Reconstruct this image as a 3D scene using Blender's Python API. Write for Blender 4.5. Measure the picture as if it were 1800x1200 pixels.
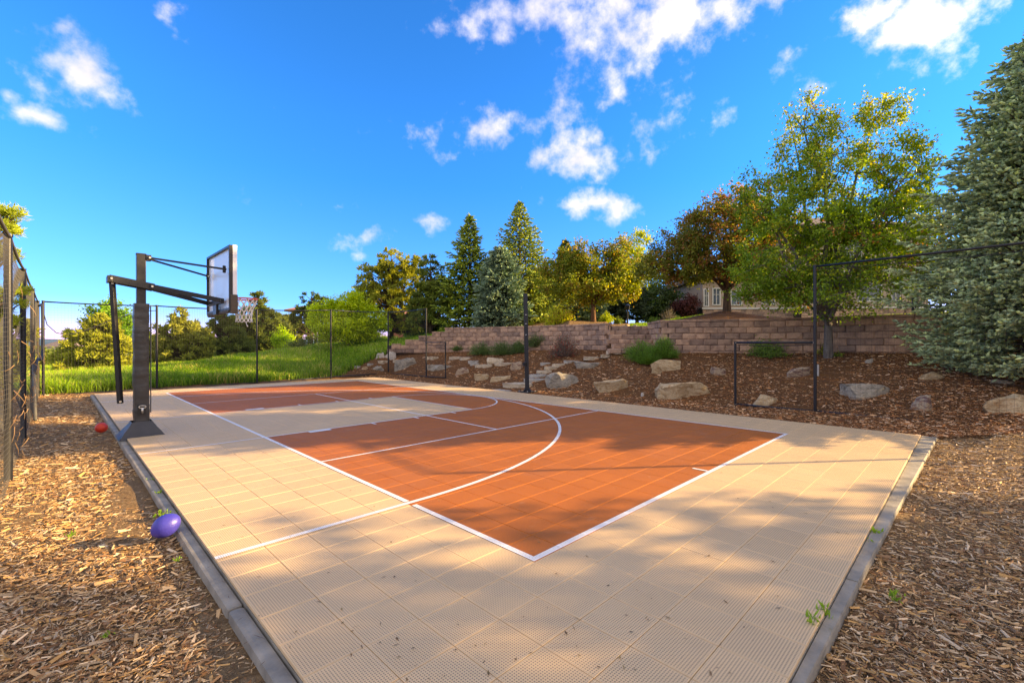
import bpy, bmesh, math, random
import numpy as np
from mathutils import Vector, Matrix, noise
rnd = random.Random(7); RG = np.random.default_rng(11)
for o in list(bpy.data.objects): bpy.data.objects.remove(o)
SC = bpy.context.scene; COL = SC.collection
R = math.radians
# ------------------------------------------------------------------ camera
F, CY, T = 803.84, 602.05, 0.3048
CAMH = 4.8716*T
A = R(45.156); CU, CV = -2.5255, -1.8775
cam = bpy.data.cameras.new('camera'); co = bpy.data.objects.new('camera', cam); COL.objects.link(co)
cam.sensor_width = 36; cam.lens = F*36/1800; cam.clip_start = .05; cam.clip_end = 6000
cam.shift_y = (CY-600)/1800
co.location = (0, 0, CAMH); co.rotation_mode = 'XYZ'
co.matrix_world = Matrix.Translation((0, 0, CAMH)) @ Matrix.Rotation(R(90), 4, 'X') @ Matrix.Rotation(R(-.1), 4, 'Z')
SC.camera = co
# ------------------------------------------------------------------ light
SUN_EL, SUN_AZ = 16.5, 84.0       # azimuth clockwise from +Y (the view direction)
EXPO = 2.08
SC.render.engine = 'CYCLES'
SC.view_settings.view_transform = 'Standard'; SC.view_settings.look = 'None'
SC.view_settings.gamma = 1; SC.view_settings.use_curve_mapping = False
SC.view_settings.exposure = EXPO
SC.view_settings.use_white_balance = True; SC.view_settings.white_balance_temperature = 8350; SC.view_settings.white_balance_tint = 10
s = bpy.data.lights.new('sun', 'SUN'); s.energy = 3.5; s.angle = R(.5); s.color = (1, .77, .45)
so = bpy.data.objects.new('sun', s); COL.objects.link(so)
sd = Vector((math.sin(R(SUN_AZ))*math.cos(R(SUN_EL)), math.cos(R(SUN_AZ))*math.cos(R(SUN_EL)), math.sin(R(SUN_EL))))
so.rotation_mode = 'QUATERNION'; so.rotation_quaternion = sd.to_track_quat('Z', 'Y')
so.location = sd*60

W = bpy.data.worlds.new('World'); SC.world = W; W.use_nodes = True
nt = W.node_tree; nt.nodes.clear()
class NB:
    def __init__(s, nt): s.nt = nt
    def n(s, t, **k):
        x = s.nt.nodes.new(t)
        for a, b in k.items(): setattr(x, a, b)
        return x
    def l(s, a, b): s.nt.links.new(a, b)
    def put(s, sock, v):
        if isinstance(v, bpy.types.NodeSocket): s.l(v, sock)
        else: sock.default_value = v
    def math(s, op, a, b=0, c=None, clamp=False):
        x = s.n('ShaderNodeMath', operation=op, use_clamp=clamp); s.put(x.inputs[0], a); s.put(x.inputs[1], b)
        if c is not None: s.put(x.inputs[2], c)
        return x.outputs[0]
    def vm(s, op, a, b=(0, 0, 0)):
        x = s.n('ShaderNodeVectorMath', operation=op); s.put(x.inputs[0], a); s.put(x.inputs[1], b)
        return x.outputs['Value'] if op in ('LENGTH', 'DOT_PRODUCT') else x.outputs[0]
    def scale(s, a, k):
        x = s.n('ShaderNodeVectorMath', operation='SCALE'); s.put(x.inputs[0], a); s.put(x.inputs[3], k); return x.outputs[0]
    def noise(s, vec, scale, detail=4, rough=.55, dist=0, col=False):
        x = s.n('ShaderNodeTexNoise'); s.put(x.inputs['Vector'], vec); x.inputs['Scale'].default_value = scale
        x.inputs['Detail'].default_value = detail; x.inputs['Roughness'].default_value = rough; x.inputs['Distortion'].default_value = dist
        return x.outputs['Color'] if col else x.outputs['Fac']
    def mix(s, f, a, b, mode='MIX'):
        x = s.n('ShaderNodeMix', data_type='RGBA', blend_type=mode); s.put(x.inputs[0], f)
        for i, v in ((6, a), (7, b)):
            if not isinstance(v, bpy.types.NodeSocket): v = tuple(v)+(1,) if len(v) == 3 else v
            s.put(x.inputs[i], v)
        return x.outputs[2]
    def ramp(s, fac, stops):
        x = s.n('ShaderNodeValToRGB'); s.put(x.inputs[0], fac); e = x.color_ramp.elements
        while len(e) < len(stops): e.new(.5)
        for i, (p, c) in enumerate(stops): e[i].position = p; e[i].color = tuple(c)+(1,) if len(c) == 3 else c
        return x.outputs[0]
    def mr(s, v, a, b, c=0, d=1, smooth=False):
        x = s.n('ShaderNodeMapRange', interpolation_type='SMOOTHSTEP' if smooth else 'LINEAR'); s.put(x.inputs[0], v)
        for i, q in enumerate((a, b, c, d)): s.put(x.inputs[1+i], q)
        return x.outputs[0]
b = NB(nt)
tc = b.n('ShaderNodeTexCoord'); gen = tc.outputs['Generated']
sky = b.n('ShaderNodeTexSky', sky_type='NISHITA'); sky.sun_disc = False
sky.sun_elevation = R(SUN_EL); sky.sun_rotation = R(SUN_AZ); sky.altitude = 1800; sky.air_density = 1.0; sky.dust_density = .6; sky.ozone_density = 2.2
SKYK = .12
# grade of the whole sky: deeper, more saturated blue (a polarised, processed look)
sep = b.n('ShaderNodeSeparateColor'); b.l(sky.outputs[0], sep.inputs[0])
comb = b.n('ShaderNodeCombineColor'); rq = b.math('DIVIDE', sep.outputs[0], sep.outputs[2])
sdot = b.math('MAXIMUM', b.vm('DOT_PRODUCT', gen, tuple(sd)), 0); sat = b.mr(sdot, .45, .97)
sz = b.n('ShaderNodeSeparateXYZ'); b.l(gen, sz.inputs[0]); zz0 = sz.outputs[2]
b.l(b.math('MULTIPLY', sep.outputs[0], b.math('MAXIMUM', b.mr(rq, .40, 1.2, .05, b.math('MULTIPLY_ADD', sat, .75, .45)), b.mr(zz0, 0, .40, .17, .02))), comb.inputs[0])
b.l(b.math('MULTIPLY', sep.outputs[1], b.math('MULTIPLY', b.mr(rq, .40, 1.2, .56, b.math('MULTIPLY_ADD', sat, .35, .50)), b.mr(zz0, 0, .42, .63, .88))), comb.inputs[1])
b.l(b.math('MULTIPLY', sep.outputs[2], b.mr(zz0, 0, .42, .82, 1.03)), comb.inputs[2])
skyc = comb.outputs[0]
# clouds: soft cells placed by direction (azimuth, elevation) in the dome
sx = b.n('ShaderNodeSeparateXYZ'); b.l(gen, sx.inputs[0])
azn = b.math('ARCTAN2', sx.outputs[0], sx.outputs[1])
eln = b.math('ARCSINE', sx.outputs[2])
cxyz = b.n('ShaderNodeCombineXYZ'); b.l(azn, cxyz.inputs[0]); b.l(eln, cxyz.inputs[1])
ae = cxyz.outputs[0]
w1 = b.noise(gen, 5, 5, .6, 0, True)
wob = b.scale(b.vm('SUBTRACT', w1, (.5, .5, .5)), .075)
aew = b.vm('ADD', ae, wob)
def ang(px, py):
    x, z = (px-900)/F, (CY-py)/F
    return math.atan2(x, 1), math.atan2(z, math.hypot(x, 1))
CL = [(150, 150, 85, 48, 1), (62, 203, 55, 18, .8), (8, 165, 30, 14, .5), (285, 33, 45, 20, .55), (1165, 45, 150, 48, .85), (1010, 20, 125, 34, .8), (860, 25, 90, 30, .6), (1270, 25, 70, 40, .75),
      (1625, 40, 115, 55, .9), (1560, 15, 110, 30, .7), (1425, 80, 45, 20, .4), (1425, 133, 50, 24, .38), (1095, 130, 68, 34, .42), (1025, 190, 44, 30, .4), (1180, 215, 100, 20, .42),
      (850, 238, 105, 30, .62), (1035, 282, 80, 32, .95), (1045, 250, 40, 22, .9), (1050, 360, 68, 24, .85), (642, 415, 30, 16, .6), (605, 425, 35, 9, .35), (742, 398, 30, 14, .6),
      (595, 362, 30, 8, .3), (640, 450, 18, 8, .3), (850, 100, 18, 9, .3), (1140, 270, 30, 30, .3), (200, 500, 20, 10, .3)]
acc = None
CK = .72
for (px, py, rx, ry, k) in CL:
    a0, e0 = ang(px, py); c = math.cos(a0)
    sa = F/(rx*c*c)/1.25; se = F/(ry*c)/1.25/1.0
    d = b.vm('MULTIPLY', b.vm('SUBTRACT', aew, (a0, e0, 0)), (sa, se, 0))
    L = b.vm('LENGTH', d)
    v = b.math('MULTIPLY', b.math('SUBTRACT', 1.15, L), k*CK)
    acc = v if acc is None else b.math('MAXIMUM', acc, v)
# dense cloud added outside the view to lift the fill light
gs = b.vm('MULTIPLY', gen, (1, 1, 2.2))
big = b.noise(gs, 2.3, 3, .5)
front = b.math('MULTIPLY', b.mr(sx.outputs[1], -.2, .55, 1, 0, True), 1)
fill_clouds = b.math('MULTIPLY', b.mr(big, .34, .52, -.3, 1.6), front)
acc = b.math('MAXIMUM', acc, b.math('SUBTRACT', fill_clouds, .25))
fb = b.noise(gen, 17, 7, .58)
den = b.math('ADD', acc, b.math('MULTIPLY', b.math('SUBTRACT', fb, .5), 2.0))
cm = b.mr(den, .08, .85, 0, 1, True)
cm = b.math('MULTIPLY', cm, .93)
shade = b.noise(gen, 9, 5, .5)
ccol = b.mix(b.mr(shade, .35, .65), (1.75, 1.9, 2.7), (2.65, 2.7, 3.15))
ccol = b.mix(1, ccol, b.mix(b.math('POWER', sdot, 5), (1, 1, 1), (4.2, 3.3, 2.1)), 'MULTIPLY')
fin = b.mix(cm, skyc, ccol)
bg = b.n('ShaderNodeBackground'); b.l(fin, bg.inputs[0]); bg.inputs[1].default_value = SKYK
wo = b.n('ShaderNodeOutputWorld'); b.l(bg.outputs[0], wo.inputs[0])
W.cycles.sampling_method = 'MANUAL'; W.cycles.sample_map_resolution = 1024

# ------------------------------------------------------------------ frames of reference
EU = np.array([math.sin(A), math.cos(A)]); EV = np.array([-math.cos(A), math.sin(A)])
def uv2w(u, v):
    p = ((u-CU)*EU + (v-CV)*EV)*T
    return float(p[0]), float(p[1])
def w2uv(x, y):
    return (x*EU[0]+y*EU[1])/T+CU, (x*EV[0]+y*EV[1])/T+CV
CM = Matrix.Translation((*uv2w(0, 0), 0)) @ Matrix.Rotation(math.atan2(EU[1], EU[0]), 4, 'Z')   # court frame in metres

# ------------------------------------------------------------------ terrain
def XY(px, Y): return ((px-900)/F*Y, Y)
def smooth_pl(pl, n=6):
    out = []; P_ = [Vector(p) for p in pl]; P_ = [2*P_[0]-P_[1]]+P_+[2*P_[-1]-P_[-2]]
    for i in range(1, len(P_)-2):
        for k in range(n):
            t = k/n; a, b_, c_, d = P_[i-1:i+3]
            out.append(.5*((2*b_)+(c_-a)*t+(2*a-5*b_+4*c_-d)*t*t+(-a+3*b_-3*c_+d)*t**3))
    out.append(P_[-2]); return out
WALL_L = [XY(680, 23.4), XY(735, 23.5), XY(790, 23.35), XY(850, 22.6), XY(900, 21.7), XY(950, 20.7), XY(1000, 19.8), XY(1040, 18.9), XY(1066, 18.1)]
WALL_R = [XY(1164, 16.1), XY(1230, 15.8), XY(1300, 15.5), XY(1380, 14.95), XY(1450, 14.4), XY(1530, 13.6), XY(1600, 12.9), XY(1680, 12.6), XY(1760, 12.6), XY(1900, 12.8), XY(2100, 13.3), XY(2300, 14)]
def curve_depth(pl):
    q = smooth_pl(pl, 8); return np.array([900+F*v.x/v.y for v in q]), np.array([v.y for v in q])
CLX, CLY = curve_depth(WALL_L); CRX, CRY = curve_depth(WALL_R)
TB = [  # column: (depth, height) x4
 (-700, (16, -.2), (20, -.5), (40, -1.5), (150, -6)), (0, (17, .05), (22, -.1), (50, -1), (150, -6)),
 (80, (17, -.02), (19, -.08), (50, -1.2), (150, -6)), (200, (17.5, .05), (20, .02), (50, -1), (150, -6)),
 (283, (19, .22), (23, .2), (50, -.3), (150, -5)), (446, (23, .58), (26, .62), (50, .5), (150, -3)),
 (585, (27, 1.05), (30, 1.2), (50, 1.3), (150, -1)), (665, (23.2, .8), (28, 1.45), (50, 2), (150, 1)),
 (690, (23.3, .76), (23.6, 1.0), (28, 1.6), (150, 2.5)), (740, (23.3, .95), (23.6, 1.55), (30, 1.9), (150, 3)),
 (790, (23.3, 1.05), (23.6, 2.0), (30, 2.35), (150, 3.5)), (900, (21.6, 1.12), (21.9, 2.08), (30, 2.6), (150, 4)),
 (1000, (19.8, 1.18), (20.1, 2.08), (22.5, 2.6), (150, 4)), (1066, (18.6, 1.18), (18.9, 2.08), (23, 2.5), (150, 5)),
 (1074, (16.75, 1.02), (18.8, 1.95), (24, 2.45), (150, 5)), (1160, (16.75, 1.02), (18.8, 1.95), (24, 2.5), (150, 6)),
 (1167, (15.9, 1.13), (16.2, 2.14), (20, 2.42), (150, 6)), (1230, (15.75, 1.15), (16.05, 2.16), (19, 2.6), (150, 6)),
 (1278, (15.6, 1.15), (15.9, 2.17), (18.8, 2.78), (150, 6)), (1350, (15.2, 1.16), (15.5, 2.17), (19, 2.55), (150, 6)),
 (1450, (14.45, 1.18), (14.75, 2.18), (18, 2.42), (150, 6)), (1600, (12.8, 1.21), (13.1, 2.2), (17, 2.5), (150, 6)),
 (1750, (11, 1.22), (11.3, 2.2), (16, 2.6), (150, 6)), (2300, (8.5, 1.15), (8.8, 2.2), (15, 2.6), (150, 6))]
TPX = np.array([t[0] for t in TB], float)
TT = np.array([[list(q) for q in t[1:]] for t in TB])       # (n,4,2)
FENU, FENV, FLU = 34.3, 62.5, -3.8
def profile(px):
    """breakpoints (depth, z) along a line of sight column"""
    px = np.clip(np.asarray(px, float), -700, 2300)
    k = (px-900)/F
    # fence depth: u = FENU or v = FENV, whichever nearer
    du = (k*EU[0]+EU[1]); dv = (k*EV[0]+EV[1])
    yu = np.where(du > .05, (FENU-CU)*T/np.maximum(du, .05), 1e3)
    yv = np.where(dv > .05, (FENV-CV)*T/np.maximum(dv, .05), 1e3)
    Y1 = np.clip(np.minimum(yu, yv), 2, 22.5)
    z1 = np.interp(px, [500, 700, 1100, 1434, 1800, 2300], [-.07, -.05, .0, .03, .06, .12])
    out = [(Y1, z1)]
    for j in range(4):
        Yj = np.interp(px, TPX, TT[:, j, 0]); zj = np.interp(px, TPX, TT[:, j, 1])
        if j < 2:
            Yj = np.where((px >= 684) & (px <= 1066), np.interp(px, CLX, CLY)+(.10, .20)[j], Yj)
            Yj = np.where(px >= 1164, np.interp(px, CRX, CRY)+(.10, .20)[j], Yj)
        out.append((Yj, zj))
    zf = np.interp(px, [0, 500, 700, 900], [-9, -8, 0, 5])
    out.append((np.full_like(px, 400.), zf)); out.append((np.full_like(px, 3500.), zf*0-4))
    return out
def z_on(px, Y):
    pr = profile(px); pr = [(float(a), float(c)) for a, c in pr]
    ys = [0, max(pr[0][0]-1.2, .5)]+[p[0] for p in pr]; zs = [-.1, -.06 if px > 900 else -.1]+[p[1] for p in pr]
    for i in range(1, len(ys)): ys[i] = max(ys[i], ys[i-1]+1e-4)
    return float(np.interp(Y, ys, zs))
def gz(x, y):
    if y < .3: return -.1
    px = 900+F*x/y
    return z_on(px, y)
def hit(px, py, y0=3.0, y1=60):
    """point on the terrain seen at this place of the photograph"""
    k = (py-CY)/F; Y = y0
    while Y < y1:
        if z_on(px, Y) >= CAMH-k*Y: break
        Y += .03
    return Vector(((px-900)/F*Y, Y, z_on(px, Y)))
def at(px, Y, z=None):
    return Vector(((px-900)/F*Y, Y, z_on(px, Y) if z is None else z))
def zpy(py, Y): return CAMH-(py-CY)/F*Y

# ------------------------------------------------------------------ mesh helpers
def npmesh(name, V, faces, mats=None, parent=None, col=None, smooth=False, uv=None, mi=None):
    """V (n,3); faces = list of arrays (k, m) of any m; col per-vertex (n,3)"""
    me = bpy.data.meshes.new(name); V = np.asarray(V, np.float32)
    me.vertices.add(len(V)); me.vertices.foreach_set('co', V.ravel())
    if not isinstance(faces, (list, tuple)): faces = [faces]
    faces = [np.asarray(f, np.int32) for f in faces if len(f)]
    idx = np.concatenate([f.ravel() for f in faces])
    tot = np.concatenate([np.full(len(f), f.shape[1], np.int32) for f in faces])
    st = np.concatenate([[0], np.cumsum(tot)[:-1]]).astype(np.int32)
    me.loops.add(len(idx)); me.loops.foreach_set('vertex_index', idx)
    me.polygons.add(len(tot)); me.polygons.foreach_set('loop_start', st)
    me.polygons.foreach_set('use_smooth', np.full(len(tot), bool(smooth)))
    if mi is not None: me.polygons.foreach_set('material_index', np.asarray(mi, np.int32))
    if col is not None:
        c = me.attributes.new('Col', 'FLOAT_COLOR', 'POINT'); cc = np.ones((len(V), 4), np.float32); cc[:, :3] = col
        c.data.foreach_set('color', cc.ravel())
    if uv is not None:
        l = me.uv_layers.new(name='UVMap'); l.data.foreach_set('uv', np.asarray(uv, np.float32)[idx].ravel())
    me.update(calc_edges=True); me.validate()
    for m in (mats if isinstance(mats, (list, tuple)) else [mats]):
        if m: me.materials.append(m)
    o = bpy.data.objects.new(name, me); COL.objects.link(o)
    if parent: o.parent = parent
    return o
class MB:
    def __init__(s): s.v = []; s.f = []
    def add(s, vs, fs):
        n = len(s.v); s.v += [tuple(v) for v in vs]; s.f += [tuple(i+n for i in f) for f in fs]; return s
    def box(s, lo, hi, M=None, ch=0):
        x0, y0, z0 = lo; x1, y1, z1 = hi
        if ch <= 0:
            vs = [(x0, y0, z0), (x1, y0, z0), (x1, y1, z0), (x0, y1, z0), (x0, y0, z1), (x1, y0, z1), (x1, y1, z1), (x0, y1, z1)]
            fs = [(0, 3, 2, 1), (4, 5, 6, 7), (0, 1, 5, 4), (1, 2, 6, 5), (2, 3, 7, 6), (3, 0, 4, 7)]
        else:
            bm = bmesh.new(); bmesh.ops.create_cube(bm, size=1)
            for v in bm.verts: v.co = Vector((x0 if v.co.x < 0 else x1, y0 if v.co.y < 0 else y1, z0 if v.co.z < 0 else z1))
            bmesh.ops.bevel(bm, geom=bm.edges[:], offset=ch, segments=2, affect='EDGES', profile=.6)
            bm.verts.index_update(); vs = [v.co.copy() for v in bm.verts]; fs = [tuple(v.index for v in f.verts) for f in bm.faces]; bm.free()
        if M: vs = [M @ Vector(v) for v in vs]
        return s.add(vs, fs)
    def tube(s, pts, rad, n=8, cap=True, sq=False):
        pts = [Vector(p) for p in pts]
        if not hasattr(rad, '__len__'): rad = [rad]*len(pts)
        base = len(s.v); ref = None
        for i, p in enumerate(pts):
            d = (pts[min(i+1, len(pts)-1)]-pts[max(i-1, 0)]).normalized()
            if ref is None:
                ref = Vector((0, 0, 1)) if abs(d.z) < .9 else Vector((1, 0, 0))
            x = (ref-d*ref.dot(d)).normalized(); y = d.cross(x); ref = x
            for k in range(n):
                a = 2*math.pi*(k+(.5 if sq else 0))/n
                s.v.append(tuple(p+(x*math.cos(a)+y*math.sin(a))*rad[i]))
        for i in range(len(pts)-1):
            for k in range(n):
                a = base+i*n+k; c = base+i*n+(k+1) % n
                s.f.append((a, c, c+n, a+n))
        if cap:
            s.f.append(tuple(base+k for k in range(n))[::-1]); s.f.append(tuple(base+(len(pts)-1)*n+k for k in range(n)))
        return s
    def beam(s, a, b_, w, h, ch=0):
        a = Vector(a); b_ = Vector(b_); d = b_-a; L = d.length; d.normalize()
        up = Vector((0, 0, 1)) if abs(d.z) < .95 else Vector((EU[0], EU[1], 0))
        x = d.cross(up).normalized(); z = x.cross(d)
        M = Matrix.Translation(a) @ Matrix((x, d, z)).transposed().to_4x4()
        return s.box((-w/2, 0, -h/2), (w/2, L, h/2), M, ch)
    def build(s, name, mat, parent=None, smooth=False):
        me = bpy.data.meshes.new(name); me.from_pydata(s.v, [], s.f); me.update()
        if mat: me.materials.append(mat)
        if smooth: me.polygons.foreach_set('use_smooth', [True]*len(me.polygons))
        o = bpy.data.objects.new(name, me); COL.objects.link(o)
        if parent: o.parent = parent
        return o
def empty(name, loc=(0, 0, 0), rz=0, M=None):
    o = bpy.data.objects.new(name, None); COL.objects.link(o); o.empty_display_size = .1
    if M is not None: o.matrix_world = M
    else: o.location = loc; o.rotation_euler = (0, 0, rz)
    return o
def tag(o, label=None, cat=None, group=None, kind=None):
    for k, v in (('label', label), ('category', cat), ('group', group), ('kind', kind)):
        if v: o[k] = v
    return o
def flat_shade_auto(o, ang_=35):
    me = o.data; bm = bmesh.new(); bm.from_mesh(me)
    for e in bm.edges: e.smooth = len(e.link_faces) == 2 and e.calc_face_angle(0) < R(ang_)
    for f in bm.faces: f.smooth = True
    bm.to_mesh(me); bm.free(); return o

# ------------------------------------------------------------------ materials
def mat(name):
    m = bpy.data.materials.new(name); m.use_nodes = True; m.node_tree.nodes.clear(); B = NB(m.node_tree)
    out = B.n('ShaderNodeOutputMaterial'); p = B.n('ShaderNodeBsdfPrincipled'); B.l(p.outputs[0], out.inputs[0])
    return m, B, p, out
def plain(name, c, rough=.6, metal=0, var=.12, scale=8, bump=.0, spec=.4, bscale=60):
    m, B, p, out = mat(name); t = B.n('ShaderNodeTexCoord').outputs['Object']
    nz = B.noise(t, scale, 5, .6)
    B.l(B.mix(B.mr(nz, .3, .7), [x*(1-var) for x in c], [min(1, x*(1+var)) for x in c]), p.inputs['Base Color'])
    p.inputs['Roughness'].default_value = rough; p.inputs['Metallic'].default_value = metal; p.inputs['Specular IOR Level'].default_value = spec
    B.l(B.mr(nz, .3, .7, rough*.85, min(1, rough*1.15)), p.inputs['Roughness'])
    if bump:
        bp = B.n('ShaderNodeBump'); bp.inputs['Strength'].default_value = bump; bp.inputs['Distance'].default_value = .01
        B.l(B.noise(t, bscale, 4, .6), bp.inputs['Height']); B.l(bp.outputs[0], p.inputs['Normal'])
    return m
def foliage(name, trans=.35, rough=.55, tint=(1, 1, 1)):
    m, B, p, out = mat(name); a = B.n('ShaderNodeAttribute', attribute_name='Col')
    c = B.mix(1, a.outputs['Color'], tint, 'MULTIPLY')
    B.l(c, p.inputs['Base Color']); p.inputs['Roughness'].default_value = rough; p.inputs['Specular IOR Level'].default_value = .25
    tr = B.n('ShaderNodeBsdfTranslucent'); B.l(B.mix(1, c, (1.15, 1.1, .45), 'MULTIPLY'), tr.inputs[0])
    mx = B.n('ShaderNodeMixShader'); mx.inputs[0].default_value = trans
    B.l(p.outputs[0], mx.inputs[1]); B.l(tr.outputs[0], mx.inputs[2]); B.l(mx.outputs[0], out.inputs[0])
    return m
def tilemat(name, c, c2):
    m, B, p, out = mat(name)
    uv = B.n('ShaderNodeUVMap', uv_map='UVMap').outputs[0]
    fr = B.vm('FRACTION', uv)
    sp = B.n('ShaderNodeSeparateXYZ'); B.l(fr, sp.inputs[0])
    ex = B.math('MINIMUM', sp.outputs[0], B.math('SUBTRACT', 1, sp.outputs[0])); ey = B.math('MINIMUM', sp.outputs[1], B.math('SUBTRACT', 1, sp.outputs[1]))
    edge = B.math('MINIMUM', ex, ey)
    inside = B.mr(edge, .024, .028)
    g = B.vm('SUBTRACT', B.vm('FRACTION', B.scale(uv, 22)), (.5, .5, 0))
    d = B.vm('LENGTH', g)
    hole = B.math('MULTIPLY', B.mr(d, .30, .24), inside)
    t = B.n('ShaderNodeTexCoord').outputs['Object']; gp = B.n('ShaderNodeNewGeometry').outputs['Position']
    n1 = B.noise(gp, 1.3, 5, .6); n2 = B.noise(gp, 14, 4, .6); info = B.n('ShaderNodeObjectInfo').outputs['Random']
    base = B.mix(B.mr(n1, .3, .7), c, c2)
    base = B.mix(B.mr(n2, .55, .8, 0, .16), base, [x*.55 for x in c])
    n4 = B.noise(gp, .8, 6, .7, 1.5); base = B.mix(B.mr(n4, .50, .72, 0, .22), base, [x*.6+.08 for x in c]); n5 = B.noise(gp, 3.7, 5, .75, .6); base = B.mix(B.mr(n5, .60, .75, 0, .18), base, (.55, .47, .36))
    base = B.mix(1, base, B.mix(info, (.965, .965, .965), (1.03, 1.03, 1.03)), 'MULTIPLY')
    rim = B.math('SUBTRACT', 1, inside)
    base = B.mix(B.math('MULTIPLY', rim, .06), base, [min(1, x*1.25) for x in c])
    base = B.mix(B.math('MULTIPLY', hole, .68), base, (.07, .055, .045))
    B.l(base, p.inputs['Base Color']); p.inputs['Roughness'].default_value = .6; p.inputs['Specular IOR Level'].default_value = .15
    bp = B.n('ShaderNodeBump'); bp.inputs['Strength'].default_value = .5; bp.inputs['Distance'].default_value = .003
    B.l(B.math('SUBTRACT', 1, hole), bp.inputs['Height']); B.l(bp.outputs[0], p.inputs['Normal'])
    return m
M_TAN = tilemat('court_tan', (.71, .495, .278), (.65, .45, .252))
M_ORG = tilemat('court_orange', (.47, .140, .026), (.41, .12, .023))
M_WHT = tilemat('court_white', (.80, .80, .80), (.74, .74, .74))
M_BLACK = plain('black_steel', (.018, .018, .020), .42, .0, .2, 20, .15)
M_FENCE = plain('fence_black', (.012, .013, .018), .35, .0, .2, 20, .1)
M_PAD = plain('black_vinyl', (.030, .030, .032), .38, 0, .25, 6, .5, .5, 9)
M_ZINC = plain('zinc', (.62, .58, .50), .35, .9, .1, 30)
M_GALV = plain('galvanised', (.45, .45, .44), .45, .7, .1, 30)
M_WHITE = plain('white_paint', (.80, .80, .80), .4, 0, .04)
M_RED = plain('rim_orange', (.70, .10, .02), .4, 0, .08)
M_CORD = plain('white_cord', (.82, .80, .74), .8, 0, .08, 40)
M_CONC = plain('concrete', (.27, .24, .19), .8, 0, .35, 5, .35)
M_BALL = plain('purple_foam', (.048, .042, .34), .40, 0, .1, 12, .25, .5, 90)
M_RBALL = plain('red_rubber', (.62, .045, .02), .4, 0, .1, 10)
M_NET = plain('black_netting', (.030, .030, .030), .6, 0, .1)
M_NETG = plain('grey_netting', (.075, .072, .065), .6, 0, .1)
m, B, p, out = mat('clear_acrylic')
p.inputs['Base Color'].default_value = (.80, .80, .78, 1); p.inputs['Roughness'].default_value = .3; p.inputs['Alpha'].default_value = .75; M_GLASS = m
def bark(name, c, c2):
    m, B, p, out = mat(name); t = B.n('ShaderNodeTexCoord').outputs['Object']
    v = B.vm('MULTIPLY', t, (1, 1, .22)); n1 = B.noise(v, 14, 6, .7)
    B.l(B.mix(B.mr(n1, .35, .65), c, c2), p.inputs['Base Color']); p.inputs['Roughness'].default_value = .9; p.inputs['Specular IOR Level'].default_value = .15
    bp = B.n('ShaderNodeBump'); bp.inputs['Strength'].default_value = .9; bp.inputs['Distance'].default_value = .03
    B.l(n1, bp.inputs['Height']); B.l(bp.outputs[0], p.inputs['Normal']); return m
M_BARK = bark('bark_brown', (.055, .036, .024), (.15, .10, .068))
M_BARKR = bark('bark_red', (.08, .04, .022), (.20, .11, .06))
M_BARKG = bark('bark_grey', (.10, .085, .07), (.22, .19, .16))
M_LEAF = foliage('leaf', .45, .55, (1.8, 1.75, 1.5)); M_NEEDLE = foliage('needle', .28, .6, (2.05, 1.95, 1.65)); M_GRASS = foliage('grass_blade', .45, .5, (1.6, 1.55, 1.3))
M_CHIP = foliage('wood_chip', .0, .8)
def rockmat(name, cs, ochre=.5):
    m, B, p, out = mat(name); t = B.n('ShaderNodeTexCoord').outputs['Object']; info = B.n('ShaderNodeObjectInfo').outputs['Random']
    v = B.vm('ADD', t, B.scale((37, 13, 25), info))
    vs = B.vm('MULTIPLY', v, (1, 1, 2.6))
    n1 = B.noise(vs, 4.5, 6, .68, .8); n2 = B.noise(v, 9, 6, .72, 1.4); n3 = B.noise(v, 60, 4, .65)
    c = B.ramp(n1, [(.30, cs[0]), (.45, cs[1]), (.56, cs[2]), (.70, cs[3])])
    c = B.mix(B.mr(n2, .52, .68, 0, ochre), c, (.30, .17, .07))
    c = B.mix(B.mr(n2, .42, .30, 0, .7), c, (.07, .055, .05))
    c = B.mix(1, c, B.mix(B.mr(n3, .3, .7), (1.1, 1.03, .92), (1.7, 1.58, 1.4)), 'MULTIPLY')
    B.l(c, p.inputs['Base Color']); p.inputs['Roughness'].default_value = .85; p.inputs['Specular IOR Level'].default_value = .2
    bp = B.n('ShaderNodeBump'); bp.inputs['Strength'].default_value = .8; bp.inputs['Distance'].default_value = .03
    B.l(B.math('ADD', n2, B.math('MULTIPLY', n3, .3)), bp.inputs['Height']); B.l(bp.outputs[0], p.inputs['Normal']); return m
M_ROCKG = rockmat('rock_grey', [(.08, .075, .065), (.19, .18, .155), (.31, .29, .25), (.15, .15, .11)], .35)
M_ROCKT = rockmat('rock_tan', [(.15, .095, .055), (.30, .22, .13), (.42, .35, .24), (.26, .15, .07)], .8)
M_ROCKP = rockmat('rock_purple', [(.08, .045, .042), (.15, .095, .085), (.34, .28, .20), (.11, .065, .065)], .5)
M_ROCKW = rockmat('rock_pale', [(.24, .22, .19), (.32, .30, .27), (.40, .38, .35), (.26, .23, .20)], .15)
M_FLAG = rockmat('flagstone', [(.20, .16, .11), (.36, .30, .22), (.46, .41, .33), (.28, .23, .16)], .3)
M_FLAGG = rockmat('flagstone_grey', [(.17, .165, .15), (.28, .275, .26), (.37, .365, .345), (.21, .205, .19)], .15)
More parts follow.
